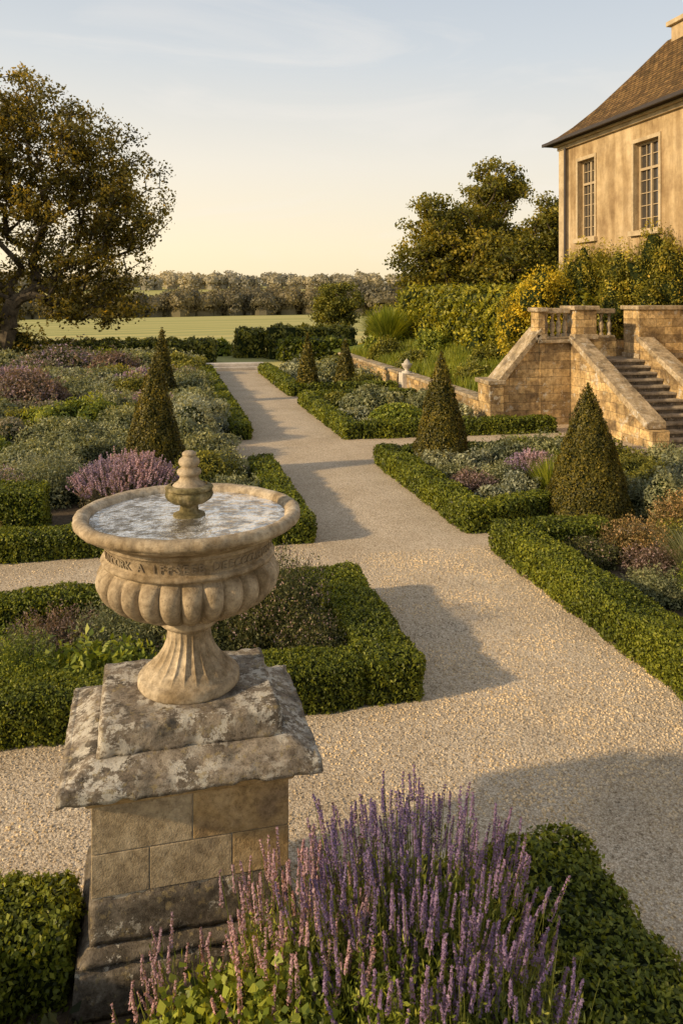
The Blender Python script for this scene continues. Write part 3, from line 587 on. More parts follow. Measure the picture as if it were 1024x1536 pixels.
sh('grey', 4.45, 12.6, 0.38, 0.42, sprigs=40); sh('grey', 4.95, 12.35, 0.42, 0.45, sprigs=40); sh('sage', 4.4, 11.8, 0.32, 0.35, sprigs=40); sh('sage', 5.6, 12.7, 0.45, 0.55, sprigs=60); sh('green', 6.1, 13.0, .4, .5, sprigs=50)
perennial('plum_perennial', 4.5, 11.2, 0.4, 0.38, PLUM, stems=220, leaves=18, flowers=4)
perennial('plum_perennial', 5.1, 11.5, 0.42, 0.42, SAGE, stems=220, leaves=18, flowers=3)
sh('grey', 4.55, 10.45, 0.33, 0.34); sh('grey', 5.05, 10.75, 0.33, 0.4)
lavbush('lavender_bush', 5.75, 11.7, 0.5, 0.55, PURP, n=340, spike=0.1)
grassclump('ornamental_grass', 5.55, 10.8, 0.4, 0.55, GREEN, n=600)
grassclump('ornamental_grass', 6.1, 11.2, 0.45, 0.6, GREEN, n=600)
perennial('silver_perennial', 6.3, 10.4, .5, .5, SAGE, stems=220, leaves=20, flowers=0)
sh('sage', 5.0, 19.3, 0.75, 0.75); sh('green', 5.2, 17.5, 0.8, 0.6); sh('grey', 4.4, 18.2, 0.45, 0.4); sh('olive', 4.5, 20.6, 0.5, 0.45)
sh('sage', 6.3, 18.9, 0.6, 0.6, sprigs=60); sh('grey', 6.5, 17.4, 0.6, 0.5, sprigs=60); sh('sage', 5.8, 20.7, 0.6, 0.5); sh('grey', 4.5, 17.1, 0.4, 0.3)
for x, y, r, h, k in [(4.6, 25, .5, .4, 'grey'), (5.2, 26.5, .7, .5, 'sage'), (6.4, 24.6, .6, .5, 'olive'), (4.8, 28, .6, .5, 'grey'), (6, 28.4, .8, .6, 'sage'), (5, 30, .7, .5, 'grey'), (6.5, 30.2, .7, .6, 'olive'), (6.6, 26.5, .6, .5, 'grey')]:
    sh(k, x, y, r, h, sprigs=30)

# foreground
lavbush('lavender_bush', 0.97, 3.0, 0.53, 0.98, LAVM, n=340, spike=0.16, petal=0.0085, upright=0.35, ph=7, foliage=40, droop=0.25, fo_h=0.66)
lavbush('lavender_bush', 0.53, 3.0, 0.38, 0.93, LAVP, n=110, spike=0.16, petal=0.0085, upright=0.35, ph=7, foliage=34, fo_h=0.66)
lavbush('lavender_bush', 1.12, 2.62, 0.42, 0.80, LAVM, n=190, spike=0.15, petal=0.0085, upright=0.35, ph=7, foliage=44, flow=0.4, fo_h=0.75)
lavbush('lavender_bush', 0.10, 3.12, 0.28, 0.55, LAVP, n=40, spike=0.12, petal=0.008, upright=0.4, ph=7)
perennial('green_perennial', 0.78, 2.62, 0.36, 0.74, GREEN, stems=460, leaves=32, flowers=0, smin=0.013)
perennial('leafy_geranium', 0.18, 2.90, 0.30, 0.55, GREEN, stems=190, leaves=26, flowers=0, smin=0.018, leaf_asp=0.75)
perennial('leafy_geranium', 0.42, 2.75, 0.30, 0.67, GREEN, stems=200, leaves=28, flowers=0, smin=0.018, leaf_asp=0.75)
perennial('leafy_geranium', -0.05, 2.80, 0.26, 0.45, GREEN, stems=130, leaves=24, flowers=0, smin=0.018, leaf_asp=0.75)
perennial('leafy_geranium', 0.2, 2.60, 0.3, 0.58, GREEN, stems=140, leaves=24, flowers=0, smin=0.018, leaf_asp=0.75)
perennial('green_perennial', 1.38, 2.85, 0.26, 0.46, SAGE, stems=220, leaves=24, flowers=0, smin=0.012)
perennial('groundcover_plant', -0.42, 3.15, 0.2, 0.16, DARKP, stems=90, leaves=14, flowers=0, smin=0.024, leaf_asp=0.7)
perennial('groundcover_plant', -0.45, 2.75, 0.22, 0.16, DARKP, stems=90, leaves=14, flowers=0, smin=0.024, leaf_asp=0.7)

# ------------------------------------------------------------------ pedestal
ped = empty('stone_pedestal', (0.12, 3.83, 0), math.radians(1.5))
def pb(name, w, d, z0, z1, mat, w2=None, d2=None, step=0.06, amp=0.006, bev=0.008, fr=6, chip=0.0, sm=False):
    o = boxo(name, -w/2, w/2, -d/2, d/2, z0, z1, mat, parent=ped, top=(-(w2 or w)/2, (w2 or w)/2, -(d2 or d)/2, (d2 or d)/2))
    return rough(o, step, amp, fr, bev, chip, sm)
pb('footing', 0.98, 0.80, 0.0, 0.22, BASES, 0.96, 0.78, step=0.03, amp=0.008, bev=0.02, chip=0.04, sm=True)
pb('base_moulding', 0.96, 0.78, 0.223, 0.27, BASES, 0.86, 0.68, step=0.04, amp=0.004, chip=0.02, sm=True)
pb('dado', 0.86, 0.68, 0.272, 0.47, BASES, amp=0.005, step=0.03, chip=0.03, sm=True)
boxo('joint_core', -0.413, 0.413, -0.323, 0.323, 0.45, 0.90, MORT, parent=ped)
def ashlar(z0, z1, cuts_x, m):
    xs_ = [-0.42]+cuts_x+[0.42]
    for i in range(len(xs_)-1):
        boxo('ashlar_block', xs_[i]+0.002, xs_[i+1]-0.002, -0.33, 0.33, z0+0.002, z1-0.002, m[i % len(m)], parent=ped, bevel=0.0035)
ashlar(0.472, 0.655, [-0.18, 0.17], [ASHL2, ASHL2, ASHL]); ashlar(0.655, 0.862, [0.0], [ASHL2, ASHL])
pb('necking_1', 0.87, 0.69, 0.862, 0.89, ASHL, 0.90, 0.72, amp=0.0015, bev=0.004, step=0.1)
pb('necking_2', 0.93, 0.75, 0.892, 0.935, ASHL, 0.97, 0.79, amp=0.002, bev=0.004, step=0.1)
pb('cap_slab', 1.10, 0.92, 0.937, 1.005, CAPS, 1.09, 0.91, amp=0.0045, bev=0.006, step=0.022, fr=9, chip=0.035, sm=True)
pb('cap_weathering', 1.05, 0.87, 1.0, 1.05, CAPS, 0.84, 0.68, amp=0.004, bev=0.004, step=0.022, fr=9, sm=True)
pb('upper_block', 0.80, 0.64, 1.045, 1.175, CAPS, 0.775, 0.62, amp=0.0045, bev=0.006, step=0.022, fr=11, chip=0.035, sm=True)

urn = empty('stone_urn_fountain', (0.125, 3.86, 1.172))
prof = [(0, 0.001), (0, 0.23), (0.012, 0.238), (0.04, 0.236), (0.052, 0.226), (0.056, 0.21), (0.066, 0.205), (0.08, 0.195), (0.10, 0.172), (0.13, 0.145), (0.17, 0.118), (0.21, 0.102), (0.25, 0.097), (0.272, 0.10),
        (0.278, 0.125), (0.29, 0.137), (0.305, 0.137), (0.316, 0.125), (0.322, 0.11), (0.332, 0.13), (0.345, 0.18), (0.36, 0.225), (0.38, 0.28), (0.40, 0.318), (0.42, 0.347), (0.44, 0.368), (0.46, 0.384), (0.48, 0.395), (0.50, 0.401), (0.52, 0.404), (0.54, 0.402), (0.56, 0.395), (0.575, 0.384), (0.588, 0.37),
        (0.594, 0.376), (0.60, 0.398), (0.612, 0.404), (0.622, 0.398), (0.626, 0.385), (0.63, 0.382), (0.66, 0.386), (0.69, 0.391), (0.694, 0.402), (0.702, 0.408), (0.71, 0.404), (0.716, 0.412), (0.726, 0.432), (0.738, 0.462), (0.75, 0.488), (0.76, 0.502),
        (0.765, 0.505), (0.77, 0.518), (0.782, 0.527), (0.798, 0.528), (0.812, 0.520), (0.82, 0.505), (0.818, 0.485), (0.81, 0.468), (0.796, 0.458), (0.772, 0.450), (0.745, 0.435), (0.71, 0.38), (0.68, 0.25), (0.675, 0.001)]
NG = 26
def umod(z, r, a):
    if 0.325 < z < 0.592 and r > 0.1:
        t = (z-0.325)/0.267; w = math.sin(PI*min(1, max(0, t)))**0.5
        f = (a*NG/(2*PI)) % 1.0; l = math.sqrt(max(0, 1-(2*f-1)**2))
        return r+w*(0.056*l-0.030)
    if 0.068 < z < 0.27:
        f = (a*22/(2*PI)) % 1.0; l = math.sqrt(max(0, 1-(2*f-1)**2))
        return r*(1-0.12*l*min(1, (z-0.068)/0.03)*min(1, (0.27-z)/0.04))+0.004
    if z > 0.76 and r > 0.44: return r+0.0025*math.sin(a*7)+0.002*math.sin(a*17+1)+0.0015*math.sin(a*41)
    return r
pp = []
for i in range(len(prof)-1):
    (z0, r0_), (z1, r1_) = prof[i], prof[i+1]; k = 2 if 0.33 < z0 < 0.585 else 1
    for j in range(k): pp.append((z0+(z1-z0)*j/k, r0_+(r1_-r0_)*j/k))
pp.append(prof[-1])
lathe('urn_body', pp, NG*12, URN, parent=urn, mod=umod)
V = [(0.453*math.cos(2*PI*j/96), 0.453*math.sin(2*PI*j/96), 0.788) for j in range(96)]
meshobj('water', V, [tuple(range(96))], WATER, parent=urn)
lathe('finial_stem', [(0.70, 0.07), (0.785, 0.078), (0.795, 0.074), (0.80, 0.055), (0.812, 0.044), (0.832, 0.042), (0.842, 0.05), (0.85, 0.075), (0.863, 0.094), (0.88, 0.105), (0.894, 0.107), (0.904, 0.10), (0.908, 0.098), (0.911, 0.110), (0.920, 0.114), (0.927, 0.107), (0.933, 0.085)],
      60, MOSSY, parent=urn, mod=lambda z, r, a: r*(1+0.07*abs(math.sin(a*7))) if 0.845 < z < 0.906 else r)
lathe('finial_knob', [(0.928, 0.08), (0.938, 0.07), (0.95, 0.052), (0.965, 0.044), (0.975, 0.044), (0.981, 0.054), (0.992, 0.058), (1.004, 0.054), (1.010, 0.040), (1.018, 0.037), (1.024, 0.045), (1.038, 0.051), (1.052, 0.047), (1.062, 0.034), (1.066, 0.028), (1.072, 0.033), (1.082, 0.033), (1.09, 0.022), (1.094, 0.001)], 40, URN, parent=urn)
def lettering(txt, a0, a1, radius, z, size):
    Vs = []; Fs = []
    for i, ch in enumerate(txt):
        if ch == ' ': continue
        cu = bpy.data.curves.new('t', 'FONT'); cu.body = ch; cu.size = size; cu.align_x = 'CENTER'; cu.extrude = 0.0035; cu.offset = 0.0006; cu.resolution_u = 2
        ob = bpy.data.objects.new('t', cu); scene.collection.objects.link(ob)
        dg = bpy.context.evaluated_depsgraph_get(); me = ob.evaluated_get(dg).to_mesh()
        a = a0+(a1-a0)*i/(len(txt)-1)
        base = len(Vs)
        for v in me.vertices:
            aa = a+v.co.x/radius; R = radius+v.co.z+(v.co.y/0.06)*0.008
            Vs.append((R*math.cos(aa), R*math.sin(aa), z+v.co.y))
        for p in me.polygons: Fs.append(tuple(base+k for k in p.vertices))
        ob.evaluated_get(dg).to_mesh_clear(); bpy.data.objects.remove(ob); bpy.data.curves.remove(cu)
    return meshobj('band_lettering', Vs, Fs, URND, parent=urn)
lettering('IVNOORK A IFFSEEB DEECCCURTON I', math.radians(196), math.radians(346), 0.3855, 0.640, 0.052)

# ------------------------------------------------------------------ terrace, stairs, balustrades
ter = empty('terrace_staircase')
TZ = 1.9
boxo('terrace_wall', 8.5, 9.3, 17.0, 17.5, 0, TZ, RUBB, ter)
boxo('terrace_fill', 10.3, 20, 18.0, 25, 0, TZ-0.01, RUBB, ter)
boxo('return_wall', 9.31, 9.62, 17.52, 18.3, 0, TZ-0.015, RUBB, ter); boxo('return_wall_2', 9.63, 10.29, 18.02, 18.3, 0, TZ-0.015, RUBB, ter)
boxo('landing', 9.32, 11.295, 16.95, 17.99, 0, 1.5, STEPM, ter)
boxo('pier_wall', 11.3, 20, 17.0, 17.99, 0, TZ, RUBB, ter)
boxo('terrace_coping', 8.42, 9.36, 16.92, 17.42, TZ, TZ+0.08, COPE, ter, 0.015)
prism('wing_wall', [(7.55, 0), (8.5, 0), (8.5, 2.1), (7.55, 0.98)], 'y', 17.03, 17.5, RUBB, ter)
prism('wing_coping', [(7.45, 0.98), (7.55, 0.96), (8.52, 2.1), (8.52, 2.26), (7.45, 1.08)], 'y', 16.95, 17.58, COPE, ter, 0.012)
boxo('wing_pier', 7.22, 7.56, 16.9, 17.6, 0, 0.98, RUBB, ter, 0.01); boxo('wing_pier_cap', 7.16, 7.60, 16.86, 17.66, 0.98, 1.08, COPE, ter, 0.015)
for nm, xa, xb in (('stringer_1', 9.27, 9.6), ('stringer_2', 11.0, 11.33)):
    prism(nm, [(14.05, 0), (16.98, 0), (16.98, 1.93), (14.05, 0.42)], 'x', xa, xb, RUBB, ter)
    prism(nm+'_coping', [(13.92, 0.38), (13.92, 0.52), (17.0, 2.07), (17.0, 1.94), (14.05, 0.422)], 'x', xa-0.05, xb+0.05, COPE, ter, 0.012)
    boxo(nm+'_newel', xa-0.03, xb+0.03, 13.78, 14.12, 0, 0.37, RUBB, ter, 0.015)
ns = 12
for i in range(ns):
    z1 = 1.5*(i+1)/ns; y0 = 14.1+(16.95-14.1)*i/ns
    boxo('tread', 9.605, 10.995, y0-0.035, 16.94 if i == ns-1 else y0+0.27, z1-0.05, z1, STEPM, ter, 0.012)
    boxo('riser', 9.605, 10.995, y0+0.0, y0+0.2, z1-1.5/ns, z1-0.052, BASES, ter)
def pier(x0, x1, y0, y1, z0, z1):
    boxo('pier', x0, x1, y0, y1, z0, z1-0.1, RUBB, ter, 0.012); boxo('pier_cap', x0-0.06, x1+0.06, y0-0.06, y1+0.06, z1-0.1, z1, COPE, ter, 0.02)
    boxo('pier_base', x0-0.03, x1+0.03, y0-0.03, y1+0.03, z0, z0+0.12, COPE, ter, 0.01)
pier(9.34, 9.88, 16.9, 17.5, TZ+0.083, 2.76)
boxo('pier_foot', 9.345, 9.875, 17.0, 17.49, 1.5, TZ+0.083, RUBB, ter)
pier(8.44, 8.62, 16.98, 17.36, TZ+0.083, 2.72)
pier(10.98, 12.7, 16.9, 17.55, 1.503, 2.76)
balp = [(0, .055), (0.05, .055), (0.055, .04), (0.08, .035), (0.12, .05), (0.2, .066), (0.28, .06), (0.36, .036), (0.44, .03), (0.47, .04), (0.48, .05), (0.53, .05)]
def balus(x0, x1, y, z, n):
    boxo('balustrade_plinth', x0, x1, y-0.11, y+0.11, z, z+0.06, COPE, ter, 0.01)
    boxo('balustrade_rail', x0, x1, y-0.13, y+0.13, z+0.6, z+0.72, COPE, ter, 0.018)
    for i in range(n):
        x = x0+(x1-x0)*(i+0.5)/n
        lathe('baluster', [(a, b) for a, b in balp], 12, COPE, parent=ter, loc=(x, y, z+0.065))
balus(8.64, 9.29, 17.16, TZ+0.085, 4)
boxo('back_wall', 9.64, 10.975, 17.86, 18.015, 1.503, TZ+0.05, RUBB, ter)
balus(9.66, 10.97, 18.0, TZ+0.055, 6)
lw = empty('low_stone_wall')
boxo('wall', 7.3, 7.6, 17.7, 33, 0, 0.52, RUBB, lw); boxo('coping', 7.24, 7.66, 17.7, 33, 0.52, 0.60, COPE, lw, 0.012)
fin = empty('stone_finial', (7.35, 23.6, 0))
boxo('plinth', -0.2, 0.2, -0.2, 0.2, 0, 0.62, KERB, fin, 0.015)
lathe('vase', [(0.62, .16), (0.66, .16), (0.67, .08), (0.72, .06), (0.78, .12), (0.86, .16), (0.9, .17), (0.92, .1), (0.97, .09), (1.03, .03), (1.06, .001)], 20, KERB, parent=fin)
V = []; F = []; nx2, ny2 = 8, 24
def bankz(x, y): return 0.5+0.75*((x-7.55)/3.05)**1.3+0.05*math.sin(x*3+y*2)
for j in range(ny2+1):
    for i in range(nx2+1):
        x = 7.55+(10.6-7.55)*i/nx2; y = 18.35+(36-18.35)*j/ny2; V.append((x, y, bankz(x, y)))
for j in range(ny2):
    for i in range(nx2): F.append((j*(nx2+1)+i, j*(nx2+1)+i+1, (j+1)*(nx2+1)+i+1, (j+1)*(nx2+1)+i))
nb = len(V)
for i in range(7): x = 7.55+1.75*i/6; V += [(x, 17.52, bankz(x, 18.35)), (x, 18.35, bankz(x, 18.35))]
for i in range(6): F.append((nb+2*i, nb+2*i+2, nb+2*i+3, nb+2*i+1))
meshobj('grass_bank', V, F, LAWN, smooth=True)
A = Acc(); n = 22000
gx = rng.uniform(7.7, 10.3, n); gy = 17.7+rng.random(n)**1.3*15; gz = 0.5+0.75*((gx-7.55)/3.05)**1.3
P = np.zeros((n, 3, 3)); t = np.array([0, .5, 1]); an = rng.random(n)*6.28; hh = rng.uniform(0.15, 0.42, n)
for i in range(3):
    P[:, i, 0] = gx+np.cos(an)*t[i]**2*0.1; P[:, i, 1] = gy+np.sin(an)*t[i]**2*0.1; P[:, i, 2] = gz+hh*t[i]-0.03
sd = np.stack([-np.sin(an), np.cos(an), 0*an], -1)[:, None]*np.array([0.014, 0.011, 0.002])[None, :, None]
Lf, Rt = P-sd, P+sd; A.add(np.stack([Lf[:, :-1], Rt[:, :-1], Rt[:, 1:], Lf[:, 1:]], 2).reshape(-1, 4, 3), np.repeat(np.clip(0.5+rng.normal(size=n)*.2, .05, .84), 2))
A.build('bank_grass', [GRASS])
for x, y, r, h, k in [(8.3, 20.5, .5, .5, 'olive'), (9.5, 22.2, .6, .6, 'olive'), (8.2, 25.5, .5, .5, 'olive'), (9.4, 27, .7, .8, 'green'), (8.2, 29, .6, .7, 'olive')]:
    sh(k, x, y, r, h, z=bankz(x, y)-0.03, sprigs=60, lump=0.2)
hedge('ivy_wall', [((10.6, 19.0), (10.6, 34), 0.8, 2.6)], mat=IVY, z0=0.5, und=0.09, rr=0.25, kk=0.0028, cover=2.2, jit=1.0)
for x, y, r, h, z in [(10.2, 20.8, .42, 1.1, 1.5), (10.2, 22, .45, 1.2, 1.6), (10.2, 24.5, .5, 1.0, 1.2), (10.25, 27, .5, 1.2, 1.8), (10.2, 30, .5, 1.1, 1.3), (10.3, 25.8, .45, .8, 2.3), (10.3, 21.6, .45, .6, 2.6), (10.3, 32, .6, .8, 2.5)]:
    mound('ivy_clump', x, y, r, h, IVY, z=z, lump=0.3, zmin=-0.95, spread=0.4, kk=0.0026)
ek = empty('stone_steps'); boxo('step_1', 1.3, 4.1, 32.2, 33.0, 0, 0.12, KERB, ek, 0.02); boxo('step_2', 1.3, 4.1, 32.6, 33.2, 0.121, 0.24, KERB, ek, 0.02)
grassclump('fountain_shrub', 9.0, 31.5, 1.25, 1.6, GREEN, n=1800, z=0.7, w=0.02)
mound('spreading_shrub', 9.0, 31.5, 1.0, 1.0, GREEN, z=0.7, kk=0.0025)
def leafy_shrub(name, x, y, z, r, h, mat, s=0.042, stems=90, cover=1.7):
    A = Acc(); mound_into(A, x, y, z, r, h, s, cover=cover, lump=0.26, zmin=-0.95, spread=0.4, flowers=0.05)
    perennial_into(A, x, y, r*1.25, h*1.3, s, stems=stems, leaves=18, flowers=0, z=z, w=0.007)
    return A.build(name, [mat, CORE])
leafy_shrub('golden_shrub', 9.85, 19.4, 2.75, 0.58, 0.85, GOLD); leafy_shrub('golden_shrub', 9.4, 20.3, 2.1, 0.5, 0.8, GOLD, stems=60)
leafy_shrub('golden_shrub', 9.5, 18.9, 1.6, 0.4, 0.7, IVY, stems=50)
for x, y, r, h, z in [(11.1, 19.6, .6, 1.15, 2.9), (11.7, 18.95, .65, 1.3, 2.8), (12.3, 18.3, .65, 1.5, 3.0), (12.5, 17.9, .5, 1.3, 3.0), (11.9, 19.8, .6, 1.2, 2.9), (12.2, 20.8, .5, 1.3, 2.9), (11.35, 18.6, .5, .8, 2.5), (10.5, 19.8, .5, 1.0, 2.4), (11.4, 21.0, .6, 1.3, 2.5), (12.3, 22.4, .5, 1.3, 2.6), (12.0, 17.95, .35, .5, 2.75)]:
    leafy_shrub('climbing_shrub', x, y, z, r, h, CLIMB, s=0.036, cover=2.1)

# ------------------------------------------------------------------ house
ho = empty('country_house')
HX, HY1, HY0, HX2 = 12.75, 24.0, 6.0, 17.4; EZ = 7.95
wins = [(21.9, 22.9), (18.7, 19.85), (15.4, 16.55), (12.1, 13.25)]; wz0, wz1 = 4.78, 7.2
def wallpiece(y0, y1, z0, z1): boxo('wall', HX, HX+0.4, y0, y1, z0, z1, WALLH, ho)
ycur = HY1
wallpiece(HY0, HY1, 0, wz0); wallpiece(HY0, HY1, wz1, EZ)
for a, b in sorted(wins, reverse=True):
    wallpiece(b, ycur, wz0, wz1); ycur = a
wallpiece(HY0, ycur, wz0, wz1)
boxo('far_wall', HX+0.4, HX2, HY1-0.4, HY1, 0, EZ, WALLH, ho); boxo('near_wall', HX+0.4, HX2, HY0, HY0+0.4, 0, EZ, WALLH, ho); boxo('back_wall', HX2-0.4, HX2, HY0+0.4, HY1-0.4, 0, EZ, WALLH, ho)
boxo('corner_pilaster', HX-0.06, HX+0.3, HY1-0.32, HY1+0.06, 0, EZ-0.12, TRIM, ho, 0.01)
lathe('downpipe', [(1.9, .05), (EZ-0.2, .05)], 10, LEADP, parent=ho, loc=(HX-0.1, HY1-0.45, 0))
boxo('cornice_1', HX-0.1, HX-0.002, HY0, HY1+0.1, EZ-0.22, EZ-0.1, TRIM, ho, 0.015); boxo('cornice_2', HX-0.2, HX-0.002, HY0, HY1+0.2, EZ-0.098, EZ, TRIM, ho, 0.02)
for a, b in wins:
    gx_ = HX+0.2
    boxo('glass', gx_+0.02, gx_+0.05, a, b, wz0, wz1, GLASS, ho)
    fw = 0.06
    for y0, y1, z0, z1 in [(a, a+fw, wz0, wz1), (b-fw, b, wz0, wz1), (a+fw, b-fw, wz0, wz0+fw), (a+fw, b-fw, wz1-fw, wz1)]: boxo('frame', gx_-0.04, gx_+0.015, y0, y1, z0, z1, PAINT, ho)
    m = (a+b)/2; boxo('mullion', gx_-0.05, gx_+0.012, m-0.035, m+0.035, wz0+fw, wz1-fw, PAINT, ho)
    tz = wz0+(wz1-wz0)*0.70; boxo('transom', gx_-0.055, gx_+0.01, a+fw, b-fw, tz-0.035, tz+0.035, PAINT, ho)
    for k in range(1, 7):
        z = wz0+(wz1-wz0)*k/7
        if abs(z-tz) > 0.1: boxo('glazing_bar', gx_-0.018, gx_+0.006, a+fw, b-fw, z-0.011, z+0.011, PAINT, ho)
    for q in (a+(m-a)*0.54, m+(b-m)*0.46): boxo('glazing_bar', gx_-0.02, gx_+0.008, q-0.010, q+0.010, wz0+fw, wz1-fw, PAINT, ho)
    s = 0.09
    for nm, y0, y1, z0, z1 in [('architrave', a-s, a, wz0, wz1), ('architrave', b, b+s, wz0, wz1), ('lintel', a-s, b+s, wz1, wz1+0.11), ('sill', a-s-.05, b+s+.05, wz0-0.14, wz0)]:
        boxo(nm, HX-(0.035 if nm != 'sill' else 0.12), HX-0.003, y0, y1, z0, z1, TRIM, ho, 0.006)
ov = 0.42; cx = (HX+HX2)/2
def ringr(ins, z): return [(HX-ov+ins, HY0-ov+ins, z), (HX2+ov-ins, HY0-ov+ins, z), (HX2+ov-ins, HY1+ov-ins, z), (HX-ov+ins, HY1+ov-ins, z)]
hw = (HX2-HX)/2+ov; rings = [ringr(0.0, EZ-0.04), ringr(0.0, EZ+0.06)]
for k, (f, z) in enumerate([(0.12, 0.24), (0.25, 0.52), (0.45, 1.05), (0.7, 1.85), (0.995, 2.85)]): rings.append(ringr(hw*f, EZ+z))
V = [p for r in rings for p in r]; F = [(3, 2, 1, 0)]
for i in range(len(rings)-1):
    for j in range(4): F.append((i*4+j, i*4+(j+1) % 4, (i+1)*4+(j+1) % 4, (i+1)*4+j))
F.append(tuple(len(V)-4+j for j in range(4)))
meshobj('roof', V, F, ROOF, parent=ho)
boxo('gutter', HX-ov-0.07, HX-ov-0.003, HY0-ov, HY1+ov, EZ-0.05, EZ+0.05, LEADP, ho, 0.01)
boxo('chimney', cx-0.15, cx+0.85, 20.3, 21.3, EZ+1.9, EZ+3.15, WALLH, ho, 0.01); boxo('chimney_cap', cx-0.26, cx+0.96, 20.18, 21.42, EZ+3.15, EZ+3.3, TRIM, ho, 0.02)
boxo('chimney_pot', cx+0.1, cx+0.6, 20.5, 21.1, EZ+3.3, EZ+3.65, TRIM, ho, 0.03)

# ------------------------------------------------------------------ trees
def tree(name, x, y, z0, trunk_h, tr, blobs, nclump, per, ls, mat, clump_r=0.55, lean=(0, 0), tip=0.018, ex=2.1):
    B = np.array(blobs, dtype=float); w = B[:, 6]/B[:, 6].sum(); C = []
    for i in rng.choice(len(B), nclump, p=w):
        d = unit(rng.normal(size=3)); rad = rng.random()**0.5
        C.append([B[i, 0]+d[0]*rad*B[i, 3], B[i, 1]+d[1]*rad*B[i, 4], B[i, 2]+d[2]*rad*B[i, 5]])
    C = np.array(C)
    nodes = [np.array([0., 0, 0])]; par = [-1]; K = 8
    for i in range(1, K+1):
        f = i/K; nodes.append(np.array([lean[0]*f*f+0.06*math.sin(i*2.1), lean[1]*f*f, trunk_h*f])); par.append(i-1)
    order = np.argsort(np.linalg.norm(C-nodes[-1], axis=1)*1.0+C[:, 2]*0.1)
    for ci in order:
        c = C[ci]; NA = np.array(nodes); dd = np.linalg.norm(NA-c, axis=1)+0.22*np.linalg.norm(NA-nodes[K], axis=1)
        dd = dd+np.where(NA[:, 2] > c[2]-0.1, 1.2, 0)+np.where(np.arange(len(NA)) < K*0.5, 50, 0)
        j = int(np.argmin(dd)); L = np.linalg.norm(c-nodes[j]); st = max(1, int(L/0.6)); p0 = nodes[j].copy(); pj = j
        sag = rng.normal(size=3)*0.08*L
        for s_ in range(1, st+1):
            f = s_/st; nodes.append(p0*(1-f)+c*f+sag*math.sin(PI*f)+np.array([0, 0, 0.08*L*math.sin(PI*f)])); par.append(pj); pj = len(nodes)-1
    n = len(nodes); leaf = np.ones(n, bool)
    for i in range(1, n): leaf[par[i]] = False
    acc = np.where(leaf, 1.0, 0.0)
    for i in range(n-1, 0, -1): acc[par[i]] += acc[i]
    r = tr*(acc/acc[0])**(1/ex); r = np.maximum(r, tip*0.5); r[:3] *= np.array([1.35, 1.1, 1.0])
    NA = np.array(nodes)+np.array([x, y, z0]); par = np.array(par)
    A = Acc(); P = np.stack([NA[par[1:]], NA[1:]], 1); R = np.stack([np.minimum(r[par[1:]], r[1:]*1.4), r[1:]], 1)
    A.add(tubes(P, R, 6), 0.1, 1)
    for c in C:
        cr = clump_r*rng.uniform(0.4, 1.35); k = int(per*(cr/clump_r)**2)
        D = unit(rng.normal(size=(k, 3))); rad = rng.random(k)**0.5
        pc = c+np.array([x, y, z0])+D*rad[:, None]*cr*np.array([1.2, 1.2, 0.75])+rng.normal(size=(k, 3))*0.08
        A.add(leafquads(pc, D*0.4+rng.normal(size=(k, 3))+np.array([0, 0, .4]), ls*rng.uniform(0.6, 1.4, k), 0.6), np.clip(0.38+rng.normal()*0.12+rng.normal(size=k)*0.17+D[:, 2]*0.08, 0.02, 0.84))
    return A.build(name, [mat, BARK])
tree('oak_tree', -6.4, 36.0, 0, 3.2, 0.36, [(0.0, 0, 10.1, 3.1, 2.8, 2.7, 3.2), (-1.8, 0.5, 9.2, 3.2, 3, 3.2, 2.6), (3.0, 0, 9.0, 2.8, 2.4, 2.1, 2.7), (4.9, 0, 7.0, 2.4, 2.2, 1.9, 2.5), (-3.0, 0, 6.2, 3.2, 3.0, 3.2, 2.2), (1.3, 0, 7.0, 3.0, 2.2, 2.0, 2.1), (3.8, 0, 4.9, 2.3, 1.8, 1.6, 1.8), (4.5, 0, 2.9, 1.5, 1.6, 1.4, 1.0), (1.0, 0.5, 4.4, 2.4, 2, 1.6, 1.4), (2.5, 0, 3.0, 1.6, 1.6, 1.3, 0.7)],
     980, 76, 0.074, TREEL, clump_r=0.48, lean=(0.3, 0), tip=0.03, ex=1.95)
tree('oak_tree', -9.2, 37.0, 0, 3.0, 0.3, [(0, 0, 6.5, 2.6, 2.6, 3.2, 1), (0.5, 0, 3.4, 2.6, 2.2, 1.5, .6), (1.6, -0.3, 2.2, 1.8, 1.5, 1.0, .4)], 260, 80, 0.08, TREEL, clump_r=0.5, ex=1.95)
mound('hedgerow_shrub', -6.5, 36.5, 2.4, 1.5, TREEL, ry=1.2, kk=0.0026, lump=0.25, spread=0.4); mound('hedgerow_shrub', -10, 35.5, 2.6, 1.8, TREEL, ry=1.2, kk=0.0026, lump=0.25, spread=0.4)
mound('hedgerow_shrub', -3.3, 37.0, 1.4, 1.0, RUST, ry=1.0, kk=0.0028, lump=0.25, spread=0.4)
tree('maple_tree', 19.6, 45, 0, 4.0, 0.4, [(0, 0, 9.5, 2.0, 2.0, 1.5, 1.3), (-0.8, 0, 6.7, 2.8, 2.5, 2.0, 2), (1.0, 0, 5.0, 2.8, 2.5, 2.2, 2)], 330, 95, 0.095, TREER, clump_r=0.52)
tree('maple_tree', 15.7, 43, 0, 3.0, 0.35, [(0, 0, 6.9, 2.2, 2.2, 1.9, 2), (-0.6, 0, 4.5, 2.4, 2.3, 1.9, 2.2), (0.8, 0, 3.0, 2.4, 2.2, 1.8, 1.4)], 340, 95, 0.095, TREER, clump_r=0.52)
tree('maple_tree', 21.6, 41.5, 0, 3.0, 0.35, [(0, 0, 6.3, 2.0, 2.0, 2.3, 2), (0, 0, 3.6, 2.8, 2.3, 2.2, 2)], 290, 100, 0.095, TREER, clump_r=0.55)
